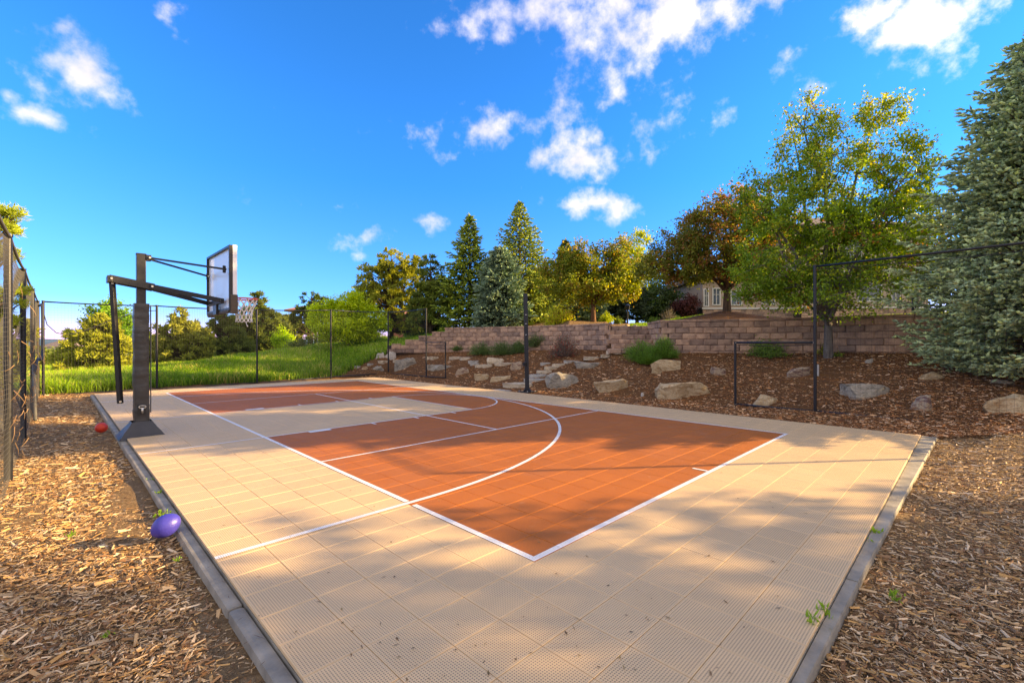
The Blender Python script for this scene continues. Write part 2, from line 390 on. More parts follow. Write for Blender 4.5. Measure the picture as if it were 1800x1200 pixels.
def blockmat():
    m, B, p, out = mat('wall_block'); t = B.n('ShaderNodeTexCoord').outputs['Object']; info = B.n('ShaderNodeObjectInfo').outputs['Random']
    v = B.vm('ADD', t, B.scale((31, 17, 9), info))
    n1 = B.noise(v, 3.2, 5, .6, .4); n2 = B.noise(v, 40, 5, .7)
    c = B.ramp(n1, [(.30, (.15, .105, .085)), (.46, (.25, .175, .135)), (.58, (.33, .235, .175)), (.72, (.24, .15, .11))])
    c = B.mix(1, c, B.mix(info, (.62, .63, .66), (1.25, 1.18, 1.08)), 'MULTIPLY')
    c = B.mix(1, c, B.mix(B.mr(n2, .3, .7), (1.25, 1.18, 1.12), (1.9, 1.78, 1.66)), 'MULTIPLY')
    B.l(c, p.inputs['Base Color']); p.inputs['Roughness'].default_value = .92; p.inputs['Specular IOR Level'].default_value = .15
    bp = B.n('ShaderNodeBump'); bp.inputs['Strength'].default_value = .7; bp.inputs['Distance'].default_value = .012
    B.l(n2, bp.inputs['Height']); B.l(bp.outputs[0], p.inputs['Normal']); return m
M_BLOCK = blockmat(); M_CORE = plain('wall_core', (.06, .045, .036), .95, 0, .2)
# ground
m, B, p, out = mat('ground')
pos = B.n('ShaderNodeNewGeometry').outputs['Position']; za = B.n('ShaderNodeAttribute', attribute_name='Col'); zs_ = B.n('ShaderNodeSeparateColor'); B.l(za.outputs['Color'], zs_.inputs[0])
e1 = B.noise(pos, 2.2, 5, .65); e2 = B.noise(pos, .5, 4, .6)
gm = B.mr(B.math('ADD', zs_.outputs[0], B.math('MULTIPLY', B.math('SUBTRACT', e1, .5), .9)), .42, .58)
gold = B.mr(B.math('ADD', zs_.outputs[1], B.math('MULTIPLY', B.math('SUBTRACT', e1, .5), .6)), .35, .65)
st = B.vm('ADD', pos, B.scale(B.noise(pos, 3, 2, .5, 0, True), .5))
ch1 = B.noise(st, 38, 6, .75, .8); ch2 = B.noise(pos, 7, 5, .7)
mulD = B.ramp(ch1, [(.28, (.05, .022, .009)), (.44, (.14, .062, .024)), (.58, (.26, .125, .05)), (.74, (.42, .25, .12))])
mulG = B.ramp(ch1, [(.26, (.08, .045, .022)), (.42, (.21, .125, .06)), (.58, (.36, .235, .12)), (.75, (.55, .41, .26))])
mul = B.mix(gold, mulD, mulG)
mul = B.mix(B.mr(ch2, .35, .7, .35, 0), mul, (.035, .020, .012))
gc1 = B.noise(pos, 22, 5, .7); gc2 = B.noise(pos, .35, 4, .6)
grs = B.mix(B.mr(gc1, .3, .7), (.035, .075, .010), (.10, .17, .025)); grs = B.mix(B.mr(gc2, .45, .7), grs, (.15, .19, .035))
dry = B.mix(B.mr(e2, .35, .65), (.26, .22, .10), (.12, .14, .045)); far = zs_.outputs[2]
grs = B.mix(far, grs, dry)
c = B.mix(gm, mul, grs); B.l(c, p.inputs['Base Color']); p.inputs['Roughness'].default_value = .95; p.inputs['Specular IOR Level'].default_value = .1
bp = B.n('ShaderNodeBump'); bp.inputs['Strength'].default_value = 1; bp.inputs['Distance'].default_value = .03
B.l(ch1, bp.inputs['Height']); B.l(bp.outputs[0], p.inputs['Normal']); M_GROUND = m

# ------------------------------------------------------------------ ground sheet (polar about the viewpoint, rows follow the terraces)
def zone(px, X, Y, py):
    """grass weight, golden-chip weight (partly painted sun and shade), far-dry weight"""
    pr = profile(px); Y1 = pr[0][0]; Y2 = pr[1][0]; Y3 = pr[2][0]
    bl = np.interp(py, [600, 617, 626, 640, 662, 700], [690, 690, 665, 636, 590, 560])   # foot of the grass bank
    g = ((Y > Y1+.25) & (px < bl) & (px < 700)).astype(float)
    g = np.where((px >= 660) & (px < 800) & (Y > Y3), 1., g)
    g = np.where((px >= 1108) & (px < 1238) & (Y > 18.9), 1., g)
    g = np.where((px >= 1238) & (px < 1440) & (Y > 26), 1., g)
    g = np.where((px >= 1440) & (Y > Y3+.9), 1., g)
    g = np.where((px >= 800) & (px < 1108) & (Y > 33), .8, g)
    g = np.where((Y > 60), 1., g)
    gold = np.where(Y < Y1, 1., 0.); u, v = w2uv(X, Y)
    gold = np.where(((u > 26) & (v > 1)) | ((Y > 7.3) & (X > 3)), .25, gold)  # garden mulch; its far right extension paints the shade along the fence
    gold = np.where((px > 930) & (px < 1108) & (Y > Y3) & (Y < 30), .8, gold)  # golden tone puts the sunlight on this mound into its colour
    return g, gold, np.clip((Y-35)/40, 0, 1)
NPH = 900; phis = np.concatenate([np.linspace(-math.pi, -1.05, 50, endpoint=False), np.linspace(-1.05, 1.1, NPH), np.linspace(1.1, math.pi, 50)[1:]])
phc = np.clip(phis, math.atan(-1600/F), math.atan(1400/F)); pxs = 900+F*np.tan(phc); cosc = np.cos(phc)
pr = profile(pxs); rb = [np.full_like(phis, .25)]; zb = [np.full_like(phis, -.1)]
back = np.clip((np.abs(phis)-1.75)/.5, 0, 1)
rb.append(np.maximum(pr[0][0]/cosc-1.2, 1.)); zb.append(np.where(pxs > 900, -.06, -.1))
for Y_, z_ in pr: rb.append(Y_/cosc); zb.append(z_*(1-back)+(-.1)*back)
for i in range(1, len(rb)): rb[i] = np.maximum(rb[i], rb[i-1]+.02)
segs = [70, 8, 60, 10, 40, 30, 14, 10]
rr_, zz_ = [], []
for i, n_ in enumerate(segs):
    for k in range(n_):
        t = k/n_; t = t if i not in (0, 4, 5, 6, 7) else (t**1.6 if i else t**1.5)
        rr_.append(rb[i]+(rb[i+1]-rb[i])*t); zz_.append(zb[i]+(zb[i+1]-zb[i])*t)
rr_.append(rb[-1]); zz_.append(zb[-1])
RR = np.array(rr_).T; ZZ = np.array(zz_).T
XX = RR*np.sin(phis)[:, None]; YY = RR*np.cos(phis)[:, None]
lump = (np.sin(XX*3.1+1)*np.sin(YY*2.7)+np.sin(XX*7.3+YY*5.1))*.008+np.sin(XX*1.1+2)*np.sin(YY*.9)*.02
U_, V_ = w2uv(XX, YY)
near_edge = np.minimum(np.minimum(U_, 29.5-U_), np.minimum(V_, 58-V_))
ZZ = ZZ+lump*np.clip(RR/3, 0, 1)
ZZ = np.where(near_edge > .1, -.16, ZZ)
flat_ = (near_edge > -2.5) & (near_edge <= .1)
ZZ = np.where(flat_, np.minimum(ZZ, -.055+.0*ZZ), ZZ)
nP, nR = XX.shape
I = np.arange(nP*nR).reshape(nP, nR)
Fq = np.stack([I[:-1, :-1], I[1:, :-1], I[1:, 1:], I[:-1, 1:]], -1).reshape(-1, 4)[:, ::-1]
with np.errstate(all='ignore'):
    PX = np.broadcast_to(pxs[:, None], XX.shape); Yd = RR*cosc[:, None]; PY = CY+(CAMH-ZZ)/np.maximum(Yd, .1)*F
g_, go_, fa_ = zone(PX.ravel(), XX.ravel(), Yd.ravel(), PY.ravel())
g_ = np.where(np.broadcast_to(back[:, None], XX.shape).ravel() > .5, np.where(RR.ravel() > 9, 1, 0), g_)
ground = npmesh('ground', np.stack([XX, YY, ZZ], -1).reshape(-1, 3), Fq, M_GROUND, col=np.stack([g_, go_, fa_], -1), smooth=True)
tag(ground, kind='structure')
# hills on the skyline
hp = np.linspace(-1.3, 1.3, 160); hv = []
for i, a in enumerate(hp):
    hgt = 15+5*math.sin(a*9)+4*math.sin(a*23+1)+2*math.sin(a*51)
    if a > -.2: hgt += 14*min(1, (a+.2)*2)
    for rr0, zz0 in ((1500, -8), (1700, hgt*.8), (1900, hgt), (2300, -8)): hv.append((rr0*math.sin(a), rr0*math.cos(a), zz0))
hv = np.array(hv); I = np.arange(160*4).reshape(160, 4)
hills = npmesh('hills', hv, np.stack([I[:-1, :-1], I[1:, :-1], I[1:, 1:], I[:-1, 1:]], -1).reshape(-1, 4)[:, ::-1], plain('hill_haze_blue', (.05, .10, .14), .95, 0, .3, .02), smooth=True)  # blue in the base colour stands in for distance haze
tag(hills, kind='structure')

# ------------------------------------------------------------------ court
UE, VE = 29.5, 58.0
court = empty('court', M=CM); 
core = MB(); core.box((-.02*0, 0, -.30), (UE*T, VE*T, -.022)); 
cs_ = core.build('concrete_base', M_CONC, None); cs_.parent = court; tag(court, kind='structure')
def tile_top(mb_v, mb_f, mb_uv, u0, v0, w, h, gap=.004, c=.0019, z=0):
    x0, x1, y0, y1 = u0*T+gap/2, (u0+w)*T-gap/2, v0*T+gap/2, (v0+h)*T-gap/2; n = len(mb_v)
    mb_v += [(x0, y0, -.018), (x1, y0, -.018), (x1, y1, -.018), (x0, y1, -.018), (x0, y0, -c+z), (x1, y0, -c+z), (x1, y1, -c+z), (x0, y1, -c+z),
             (x0+c, y0+c, z), (x1-c, y0+c, z), (x1-c, y1-c, z), (x0+c, y1-c, z)]
    mb_uv += [(a/T, b_/T) for a, b_, _ in mb_v[-12:]]
    for q in ((0, 1, 5, 4), (1, 2, 6, 5), (2, 3, 7, 6), (3, 0, 4, 7), (4, 5, 9, 8), (5, 6, 10, 9), (6, 7, 11, 10), (7, 4, 8, 11), (8, 9, 10, 11)):
        mb_f.append([n+i for i in q])
def is_orange(u, v):   # centre of a tile
    if not (5 < u < 25 and 5 < v < 54): return False
    if 24 < v < 35 and u < 19: return False
    return True
tiles = []
for i in range(30):
    for j in range(58):
        w = 1 if i < 29 else .5
        x, y = uv2w(i+.5, j+.5)
        vis = y > .3 and abs(x/y) < 1.35
        area = 0 if not vis else 1/(y**3)
        tiles.append((area, i, j, w))
tiles.sort(reverse=True)
proto = {}
for key, mm in (('t', M_TAN), ('o', M_ORG)):
    v_, f_, u_ = [], [], []; tile_top(v_, f_, u_, 0, 0, 1, 1)
    o = npmesh('tile', np.array(v_), np.array(f_), mm, uv=np.array(u_)); proto[key] = o.data; bpy.data.objects.remove(o)
rest = {'t': ([], [], []), 'o': ([], [], [])}
cnt = 0
for k, (ar, i, j, w) in enumerate(tiles):
    key = 'o' if is_orange(i+.5, j+.5) else 't'
    if cnt < 300 and w == 1:
        o = bpy.data.objects.new('tile', proto[key]); COL.objects.link(o); o.parent = court
        o.location = (i*T, j*T, rnd.uniform(-.0006, .0006)); o.rotation_euler = (rnd.uniform(-.002, .002), rnd.uniform(-.002, .002), 0); cnt += 1
    else:
        tile_top(*rest[key], i, j, w, 1)
for key, nm, mm in (('t', 'tan_tiles', M_TAN), ('o', 'orange_tiles', M_ORG)):
    o = npmesh(nm, np.array(rest[key][0]), np.array(rest[key][1]), mm, court, uv=np.array(rest[key][2])); o['kind'] = 'stuff'
LZ = .0032
def strip(name, pts, w, z=LZ, closed=False):
    pts = [Vector((a, c_)) for a, c_ in pts]; vs = []; n = len(pts)
    for i, p_ in enumerate(pts):
        d = (pts[min(i+1, n-1)]-pts[max(i-1, 0)]).normalized(); nn = Vector((-d.y, d.x))*w/2
        vs += [(p_+nn), (p_-nn)]
    V = np.array([(v.x*T, v.y*T, z) for v in vs]); fs = np.array([(2*i, 2*i+1, 2*i+3, 2*i+2) for i in range(n-1)])
    o = npmesh(name, V, fs, M_WHT, court, uv=V[:, :2]/T); return o
lw = .165
strip('baseline', [(5.08, 5), (5.08, 9.95)], lw); strip('baseline', [(5.08, 10.35), (5.08, 54)], lw)
strip('sideline', [(5, 5.08), (25, 5.08)], lw, LZ+.0004); strip('sideline', [(5, 53.92), (25, 53.92)], lw, LZ+.0004)
strip('centre_line', [(24.92, 5.17), (24.92, 53.83)], lw)
strip('key_line', [(0, 23.88), (19, 23.88)], lw*.8, LZ+.0008); strip('key_line', [(0, 35.12), (19, 35.12)], lw*.8, LZ+.0008)
strip('free_throw_line', [(18.95, 23.95), (18.95, 35.05)], lw*.8, LZ+.0012)
strip('free_throw_arc', [(19+5.62*math.sin(a), 29.5-5.62*math.cos(a)) for a in np.linspace(0, math.pi, 60)], lw*.8, LZ+.0016)
ra = 19.3
strip('three_point_line', [(0, 10.2), (5.2, 10.2)]+[(5.6+ra*math.sin(a)*.985, 29.5-ra*math.cos(a)) for a in np.linspace(.02, math.pi-.02, 90)]+[(5.2, 48.8), (0, 48.8)], lw, LZ+.002)
strip('court_marking', [(5.17, 16.95), (24.84, 16.95)], lw*.72, LZ-.0006); strip('court_marking', [(5.17, 42.4), (24.84, 42.4)], lw*.72, LZ-.0006)
strip('court_marking', [(15, 17.01), (15, 42.34)], lw*.72, LZ-.0012)
for vv, sg in ((23.82, -1), (35.18, 1)):
    for u_ in (11, 14, 17): strip('lane_mark', [(u_, vv), (u_, vv+sg*.55)], lw*.8, LZ+.0024)
    strip('lane_block', [(7.2, vv+sg*.22), (8.4, vv+sg*.22)], .42, LZ+.0028)
strip('hash_mark', [(14.9, 5.17), (14.9, 5.75)], .14, LZ+.001)
# kerb stones along the two open sides
def kw(u): return .035+.15*(np.clip(u, 0, 30)/29.5)**1.3
def kerb(x0, y0, x1, y1, top, rr0=.022):
    mb = MB(); mb.box((x0, y0, -.34), (x1, y1, top), None, rr0); o = mb.build('kerb_stone', M_CONC, court); flat_shade_auto(o, 50); return o
v0 = -.35
joints = [-.35, 7.9, 17.8, 27.5, 37.2, 47, 58.1]
for i in range(len(joints)-1): kerb(-.088, joints[i]*T+.004, -.004, joints[i+1]*T-.004, -.030+rnd.uniform(-.002, .002), .024)
uj = [-.33, 4.1, 9.2, 14.2, 19.6, 24.6, 29.85]
for i in range(len(uj)-1):
    mb = MB(); u0_, u1_ = uj[i]*T+.003, uj[i+1]*T-.003; w0, w1 = kw(uj[i]), kw(uj[i+1]); zt_ = -.024+rnd.uniform(-.003, .003); rows = []
    for (k_, z_) in ((1, -.34), (1, zt_-.012), (.93, zt_), (0, zt_)):
        rows += [(u0_, -w0*k_-(.005 if k_ == 0 else 0), z_), (u1_, -w1*k_-(.005 if k_ == 0 else 0), z_)]
    rows += [(u0_, -.005, -.34), (u1_, -.005, -.34)]
    mb.add(rows, [(2*q, 2*q+1, 2*q+3, 2*q+2) for q in range(4)]+[(0, 2, 4, 6, 8), (1, 9, 7, 5, 3)]); o = mb.build('kerb_stone', M_CONC, court)
    bm = bmesh.new(); bm.from_mesh(o.data); bmesh.ops.recalc_face_normals(bm, faces=bm.faces); bm.to_mesh(o.data); bm.free()

# ------------------------------------------------------------------ retaining walls and stairs
def block_variant(seed, w=.452, h=.198, d=.22):
    r = random.Random(seed); nx, nz = 5, 4; V = []; 
    for j in range(nz):
        for i in range(nx):
            x = -w/2+w*[0, .06, .5, .94, 1][i]; z = h*[0, .12, .88, 1][j]
            edge = i in (0, nx-1) or j in (0, nz-1)
            y = .0 if edge else -(.022+r.uniform(-.012, .014))
            if i == 2 and not edge: x += r.uniform(-.09, .09)
            V.append((x, y, z))
    V += [(-w/2, d, 0), (w/2, d, 0), (w/2, d, h), (-w/2, d, h)]; n = nx*nz; f = []
    for j in range(nz-1):
        for i in range(nx-1):
            a = j*nx+i; f.append((a, a+1, a+nx+1, a+nx))
    f += [(n, n+3, n+2, n+1), tuple([n+3]+[(nz-1)*nx+i for i in range(nx)]+[n+2]), tuple([0, n]+[n+1]+[nx-1-i for i in range(nx-1)])]
    f += [tuple([n, 0]+[j*nx for j in range(1, nz)]+[n+3]), tuple([nx-1, n+1, n+2]+[j*nx+nx-1 for j in range(nz-1, 0, -1)])]
    me = bpy.data.meshes.new('wall_block'); me.from_pydata(V, [], f); me.materials.append(M_BLOCK); me.update()
    bm = bmesh.new(); bm.from_mesh(me); bmesh.ops.recalc_face_normals(bm, faces=bm.faces); bm.to_mesh(me); bm.free(); return me
BV = [block_variant(i) for i in range(8)]
def along(pl):
    """resample a polyline in plan by arc length"""
    P_ = [Vector((p[0], p[1])) for p in pl]; L = [0]
    for a, c_ in zip(P_, P_[1:]): L.append(L[-1]+(c_-a).length)
    def f(s_):
        s_ = min(max(s_, 0), L[-1]-1e-6)
        for i in range(len(L)-1):
            if s_ <= L[i+1]:
                t = (s_-L[i])/(L[i+1]-L[i]); d = (P_[i+1]-P_[i]).normalized(); return P_[i].lerp(P_[i+1], t), d
    return f, L[-1]
def wall(name, pl, topz, label, nbl, bottom=.98, cap=True):
    """pl from left to right in plan; courses hang from topz(s) downwards"""
    root = empty(name, (pl[0][0], pl[0][1], bottom)); tag(root, label, 'wall'); inv = Vector(root.location)
    f, L = along(smooth_pl(pl)); bw, bh = .457, .203; used = 0; sides = []
    ncols = int(L/bw)
    for k in range(6):
        z = bottom+.02+k*bh
        for i in range(ncols+1):
            s0 = i*bw+(bw/2 if k % 2 else 0)
            if s0+bw > L+.25: continue
            if z+bh > topz(s0+bw/2)+.02: continue
            p_, d = f(s0+bw/2); ang_ = math.atan2(d.y, d.x)
            if used < nbl:
                o = bpy.data.objects.new('wall_block', rnd.choice(BV)); COL.objects.link(o); o.parent = root
                o.location = Vector((p_.x, p_.y, z))-inv+Vector((rnd.uniform(-.004, .004), rnd.uniform(-.006, .006)+.012*k, 0)); o.rotation_euler = (0, 0, ang_+rnd.uniform(-.012, .012)); used += 1
            if k == 0 or cap:
                nxt = z+2*bh > topz(s0+bw/2)+.02
                if nxt and cap: sides.append((s0, z+bh, p_, ang_))
    for s0, z, p_, a_ in sides:
        mb = MB(); mb.box((-.226, -.03, 0), (.226, .28, .075), None, .008); o = mb.build('cap_stone', M_BLOCK, root)
        o.location = Vector((p_.x, p_.y+.06, z+.003))-inv; o.rotation_euler = (0, 0, a_+rnd.uniform(-.01, .01))
    n = 60; mb = MB(); vs = []
    for i in range(n+1):
        s_ = L*i/n; p_, d = f(s_); nn = Vector((-d.y, d.x)); t_ = min(topz(max(s_-.25, 0)), topz(s_), topz(s_+.25))-.02; 
        kk = math.floor((t_-bottom-.02+.03)/bh); t_ = bottom+kk*bh
        for off in (.12, .26):
            q = p_+nn*off; vs += [(q.x-inv.x, q.y-inv.y, -.3), (q.x-inv.x, q.y-inv.y, max(t_-inv.z, .1))]
    fs = []
    for i in range(n):
        a = i*4; b_ = a+4; fs += [(a, b_, b_+1, a+1), (a+1, b_+1, b_+3, a+3), (a+3, b_+3, b_+2, a+2)]
    mb.add(vs, fs); mb.build('wall_core', M_CORE, root)
    return root
def topl(s_):     # left wall steps down at its left end
    L0 = 1.9
    return 2.17 if s_ > 3.1 else (1.97 if s_ > 2.35 else (1.77 if s_ > 1.6 else (1.57 if s_ > .85 else 1.36)))
wall('retaining_wall', WALL_L, topl,
     'tan block retaining wall below the spruces, stepping down to the grass', 300, .94)
wall('retaining_wall', WALL_R, lambda s_: 2.19,
     'brown block retaining wall behind the low black fence panel and the slender leafy tree', 300, .96)
wall('wall_return', [(5.5, 18.6), (5.38, 17.4), (5.28, 16.25)], lambda s_: 2.19, 'short return of the brown wall beside the stairs', 60, .96)
st_ = empty('garden_stairs', (4.45, 16.6, 1.1)); tag(st_, 'block stairs climbing between the two retaining walls to the upper lawn', 'stairs')
for k in range(6):
    y = 16.75+.33*k; z = 1.1+.178*k
    x0 = 3.55+.02*k; i = 0
    while x0 < 5.15:
        w = .457; o = bpy.data.objects.new('step_block', rnd.choice(BV)); COL.objects.link(o); o.parent = st_
        o.location = (x0+w/2-4.45+(.2 if k % 2 else 0), y-16.6+rnd.uniform(-.01, .01), z-1.1-.02); x0 += w; o.scale = (1, 1.5, .88)
# short return of the right wall beside the stairs
# ------------------------------------------------------------------ chips of bark mulch (uncountable)
def chips(name, P_, L, Wd, cols, label):
    n = len(P_); a = RG.uniform(0, math.pi*2, n); tilt = RG.normal(0, .16, n); roll = RG.uniform(-.35, .35, n)
    ax = np.stack([np.cos(a)*np.cos(tilt), np.sin(a)*np.cos(tilt), np.sin(tilt)], 1)
    sx_ = np.stack([-np.sin(a)*np.cos(roll), np.cos(a)*np.cos(roll), np.sin(roll)], 1); nz_ = np.cross(ax, sx_)
    h = Wd*RG.uniform(.25, .5, n)
    L2 = L/2; pieces = []
    for sgn, tw in ((-1, 1.), (1, RG.uniform(.25, .9, n))):
        c_ = P_+ax*(sgn*L2)[:, None]
        pieces += [c_-sx_*(Wd/2*tw)[:, None], c_+sx_*(Wd/2*tw)[:, None], c_+nz_*h[:, None]+sx_*(Wd*.2*tw)[:, None]]
    V = np.stack(pieces, 1).reshape(-1, 3); k = np.arange(n)[:, None]*6
    q = np.concatenate([k+np.array([[1, 4, 5, 2]]), k+np.array([[2, 5, 3, 0]])]); t3 = np.concatenate([k+np.array([[0, 1, 2]]), k+np.array([[5, 4, 3]])])
    o = npmesh(name, V, [q, t3], M_CHIP, col=np.repeat(cols, 6, 0)); tag(o, label, 'mulch', kind='stuff'); return o
def outside(X, Y, m=.0):
    u, v = w2uv(X, Y); return (u < -.31-m) | (u > 29.55+m) | (v < -kw(u)/T-.03-m) | (v > 58.1+m)
def sample(n, ymin, ymax, kmin, kmax, p=1.0):
    Y = ymin*(ymax/ymin)**(RG.random(n)**p); k = RG.uniform(kmin, kmax, n); return k*Y, Y
gold_c = np.array([(.48, .36, .23), (.36, .25, .14), (.26, .16, .085), (.54, .45, .34), (.22, .12, .06), (.42, .27, .12), (.13, .075, .04), (.30, .25, .19), (.20, .13, .08)])
dark_c = np.array([(.26, .12, .045), (.12, .052, .022), (.28, .15, .07), (.36, .24, .14), (.075, .034, .016), (.22, .11, .05), (.10, .045, .02), (.46, .36, .26)])
X, Y = sample(400000, .9, 14, -1.75, 1.75, .68); m_ = outside(X, Y)
u, v = w2uv(X, Y); m_ &= (u > FLU-1.5) & ~((u > 29) & (v > 3)) & (Y < 17) & ~((X > 3) & (Y > 7.2+RG.normal(0, .15, len(X))))  # golden chips stop at right where the mulch is toned as shade
X, Y = X[m_], Y[m_]; n = len(X); px_ = 900+F*X/Y
Z = np.array([gz(a, c_) for a, c_ in zip(X, Y)]); 
u, v = w2uv(X, Y); ned = -np.minimum(np.minimum(u, 29.5-u), np.minimum(v, 58-v)); Z = np.where(ned < 2.5, np.minimum(Z, -.055), Z)
L_ = RG.gamma(2.0, .0095, n)+.006; L_ = np.minimum(L_*(.85+.09*Y), .13)
cc = gold_c[RG.integers(0, len(gold_c), n)]*RG.uniform(.7, 1.25, n)[:, None]*np.array([1.30, 1.15, .95])
chips('bark_mulch', np.stack([X, Y, Z+RG.uniform(-.004, .016, n)], 1), L_, L_*RG.uniform(.12, .32, n), cc, 'pale golden shredded bark mulch around the near sides of the court')
X, Y = sample(165000, 7.0, 24, -.42, 1.50, 1.1); u, v = w2uv(X, Y); px_ = 900+F*X/Y
pr_ = profile(px_); m_ = outside(X, Y, .1) & (u > 29.6) & (Y < pr_[1][0]-.05) & ((v > 1) | (Y > 7.25))  # dark chips beyond the slope paint shade along the right fence
py_b = np.interp(px_, [560, 590, 640, 665, 690], [665, 662, 641, 628, 612]); X, Y, px_ = X[m_], Y[m_], px_[m_]; n = len(X)
Z = np.array([gz(a, c_) for a, c_ in zip(X, Y)]); m2 = CY+(CAMH-Z)/Y*F < 1e9
L_ = np.minimum(RG.gamma(2.2, .010, n)+.009, .09)*(.8+Y/22)
cc = dark_c[RG.integers(0, len(dark_c), n)]*RG.uniform(.75, 1.5, n)[:, None]*np.array([1.62, 1.36, 1.10])
chips('bark_mulch', np.stack([X, Y, Z+RG.uniform(0, .022, n)], 1), L_, L_*RG.uniform(.15, .4, n), cc, 'red brown bark mulch covering the garden slope below the block walls, with painted shade by the fence')

# ------------------------------------------------------------------ leaves, needles, grass
def spindles(P0, D, L, r, c0, c1, n=4):
    """closed little spindles: 4-sided, pointed ends"""
    N = len(P0); D = D/np.linalg.norm(D, axis=1)[:, None]
    ref = np.where(np.abs(D[:, 2:3]) < .9, np.array([[0, 0, 1.]]), np.array([[1., 0, 0]])); x = np.cross(D, ref); x /= np.linalg.norm(x, axis=1)[:, None]; y = np.cross(D, x)
    vs = [P0]; 
    for k in range(n):
        a = 2*math.pi*k/n; vs.append(P0+D*(L*.42)[:, None]+(x*math.cos(a)+y*math.sin(a))*r[:, None])
    vs.append(P0+D*L[:, None]); V = np.stack(vs, 1).reshape(-1, 3); b_ = np.arange(N)[:, None]*(n+2); fs = []
    for k in range(n):
        k2 = (k+1) % n; fs.append(b_+np.array([[0, 1+k2, 1+k]])); fs.append(b_+np.array([[n+1, 1+k, 1+k2]]))
    C = np.stack([c0]+[(c0*.45+c1*.55)]*n+[c1], 1).reshape(-1, 3)
    return V, np.concatenate(fs), C
def blades(P0, D, L, w, c0, c1, cross=True, S=None):
    """thin diamonds along D"""
    N = len(P0); D = D/np.linalg.norm(D, axis=1)[:, None]
    S = RG.normal(size=(N, 3)) if S is None else S
    x = np.cross(D, S); x /= (np.linalg.norm(x, axis=1)[:, None]+1e-9)
    Vs, Fs, Cs = [], [], []
    for j in range(2 if cross else 1):
        if j: x = np.cross(D, x)
        V = np.stack([P0, P0+D*(L*.45)[:, None]+x*(w/2)[:, None], P0+D*L[:, None], P0+D*(L*.45)[:, None]-x*(w/2)[:, None]], 1).reshape(-1, 3)
        Vs.append(V); Fs.append(np.arange(4*N).reshape(N, 4)+j*4*N); Cs.append(np.stack([c0, c0*.5+c1*.5, c1, c0*.5+c1*.5], 1).reshape(-1, 3))
    return np.concatenate(Vs), np.concatenate(Fs), np.concatenate(Cs)
def unit(N):
    v = RG.normal(size=(N, 3)); return v/np.linalg.norm(v, axis=1)[:, None]
def tree_root(name, loc, label, cat='tree', group=None):
    r_ = empty(name, loc); return tag(r_, label, cat, group)
def trunk_mesh(root, pts, rads, m_, branches=None, n=10, name='trunk'):
    mb = MB(); mb.tube(pts, rads, n)
    for (bp_, br) in (branches or []): mb.tube(bp_, br, 5, False)
    return mb.build(name, m_, root, True)
def spruce(loc, H, Rr, label, nb=170, K=13, Mt=9, tl=.13, tw=.035, c_in=(.02, .035, .02), c_out=(.08, .13, .09), pw=.85, z0=.02, droop=.22, detail=True, jit=.2, group=None, tip=(.16, .2, .09), tipf=.3):
    root = tree_root('spruce', loc, label, 'tree', group); P0, D, Ls, Rs_, q = [], [], [], [], []; br = []
    for i in range(nb):
        t = (i+rnd.random())/nb; t = t**.92; h = H*(z0+(1-z0-.02)*t); L = Rr*(max(1-t, 0)**pw)*rnd.uniform(1-jit*1.6, 1+jit*.6)+.03; az = i*2.39996+rnd.uniform(-.3, .3)
        if t < .12: L *= .75+2*t
        e = Vector((math.cos(az), math.sin(az), 0)); start = Vector((0, 0, h)); up = (.55*t-droop*(1-t))
        def bp(s_): return start+e*(L*s_)+Vector((0, 0, L*(up*s_+.22*s_*s_*(1-t*.6))))
        br.append(([bp(0), bp(.5), bp(.9)], [.012+.012*L, .006+.006*L, .003]))
        nk = max(3, int(K*(.25+.75*L/Rr)))
        for k in range(nk):
            s_ = .18+.82*(k+rnd.random()*.6)/nk; base = bp(s_); side = 1 if k % 2 else -1
            a2 = az+side*rnd.uniform(.55, 1.05)*(1.05-.6*s_); tl2 = L*.42*(1.12-s_)*rnd.uniform(.7, 1.2)+tl*.8*min(1, L/(.4*Rr))
            d2 = Vector((math.cos(a2), math.sin(a2), rnd.uniform(-.25, .15)+.3*s_*.5)).normalized()
            nm = max(2, int(Mt*tl2/(Rr*.42)+2))
            for j in range(nm):
                f_ = (j+rnd.random())/nm; p_ = base+d2*(tl2*f_)+Vector((0, 0, -.10*tl2*f_*f_))
                dd = (d2+Vector((rnd.gauss(0, .45), rnd.gauss(0, .45), rnd.gauss(.08, .30)))).normalized()
                P0.append(p_); D.append(dd); q.append(.45*s_+.55*f_)
    for k in range(14): P0.append(Vector((0, 0, H*(.90+.09*k/14)))); D.append(Vector((rnd.gauss(0, .4), rnd.gauss(0, .4), 1))); q.append(.8)
    P0 = np.array(P0); D = np.array(D); q = np.array(q); N = len(P0)
    Ls = tl*RG.uniform(.7, 1.5, N); Rs_ = tw*.5*RG.uniform(.7, 1.2, N)
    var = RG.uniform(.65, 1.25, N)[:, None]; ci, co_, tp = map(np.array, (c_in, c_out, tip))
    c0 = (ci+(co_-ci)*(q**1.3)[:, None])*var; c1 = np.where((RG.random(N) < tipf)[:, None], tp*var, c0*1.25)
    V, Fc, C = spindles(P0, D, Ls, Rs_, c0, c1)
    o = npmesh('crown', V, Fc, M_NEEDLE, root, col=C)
    trunk_mesh(root, [(0, 0, -.3), (0, 0, H*.5), (0, 0, H*.96)], [H*.016+.03, H*.009+.02, .01], M_BARK, br)
    return root
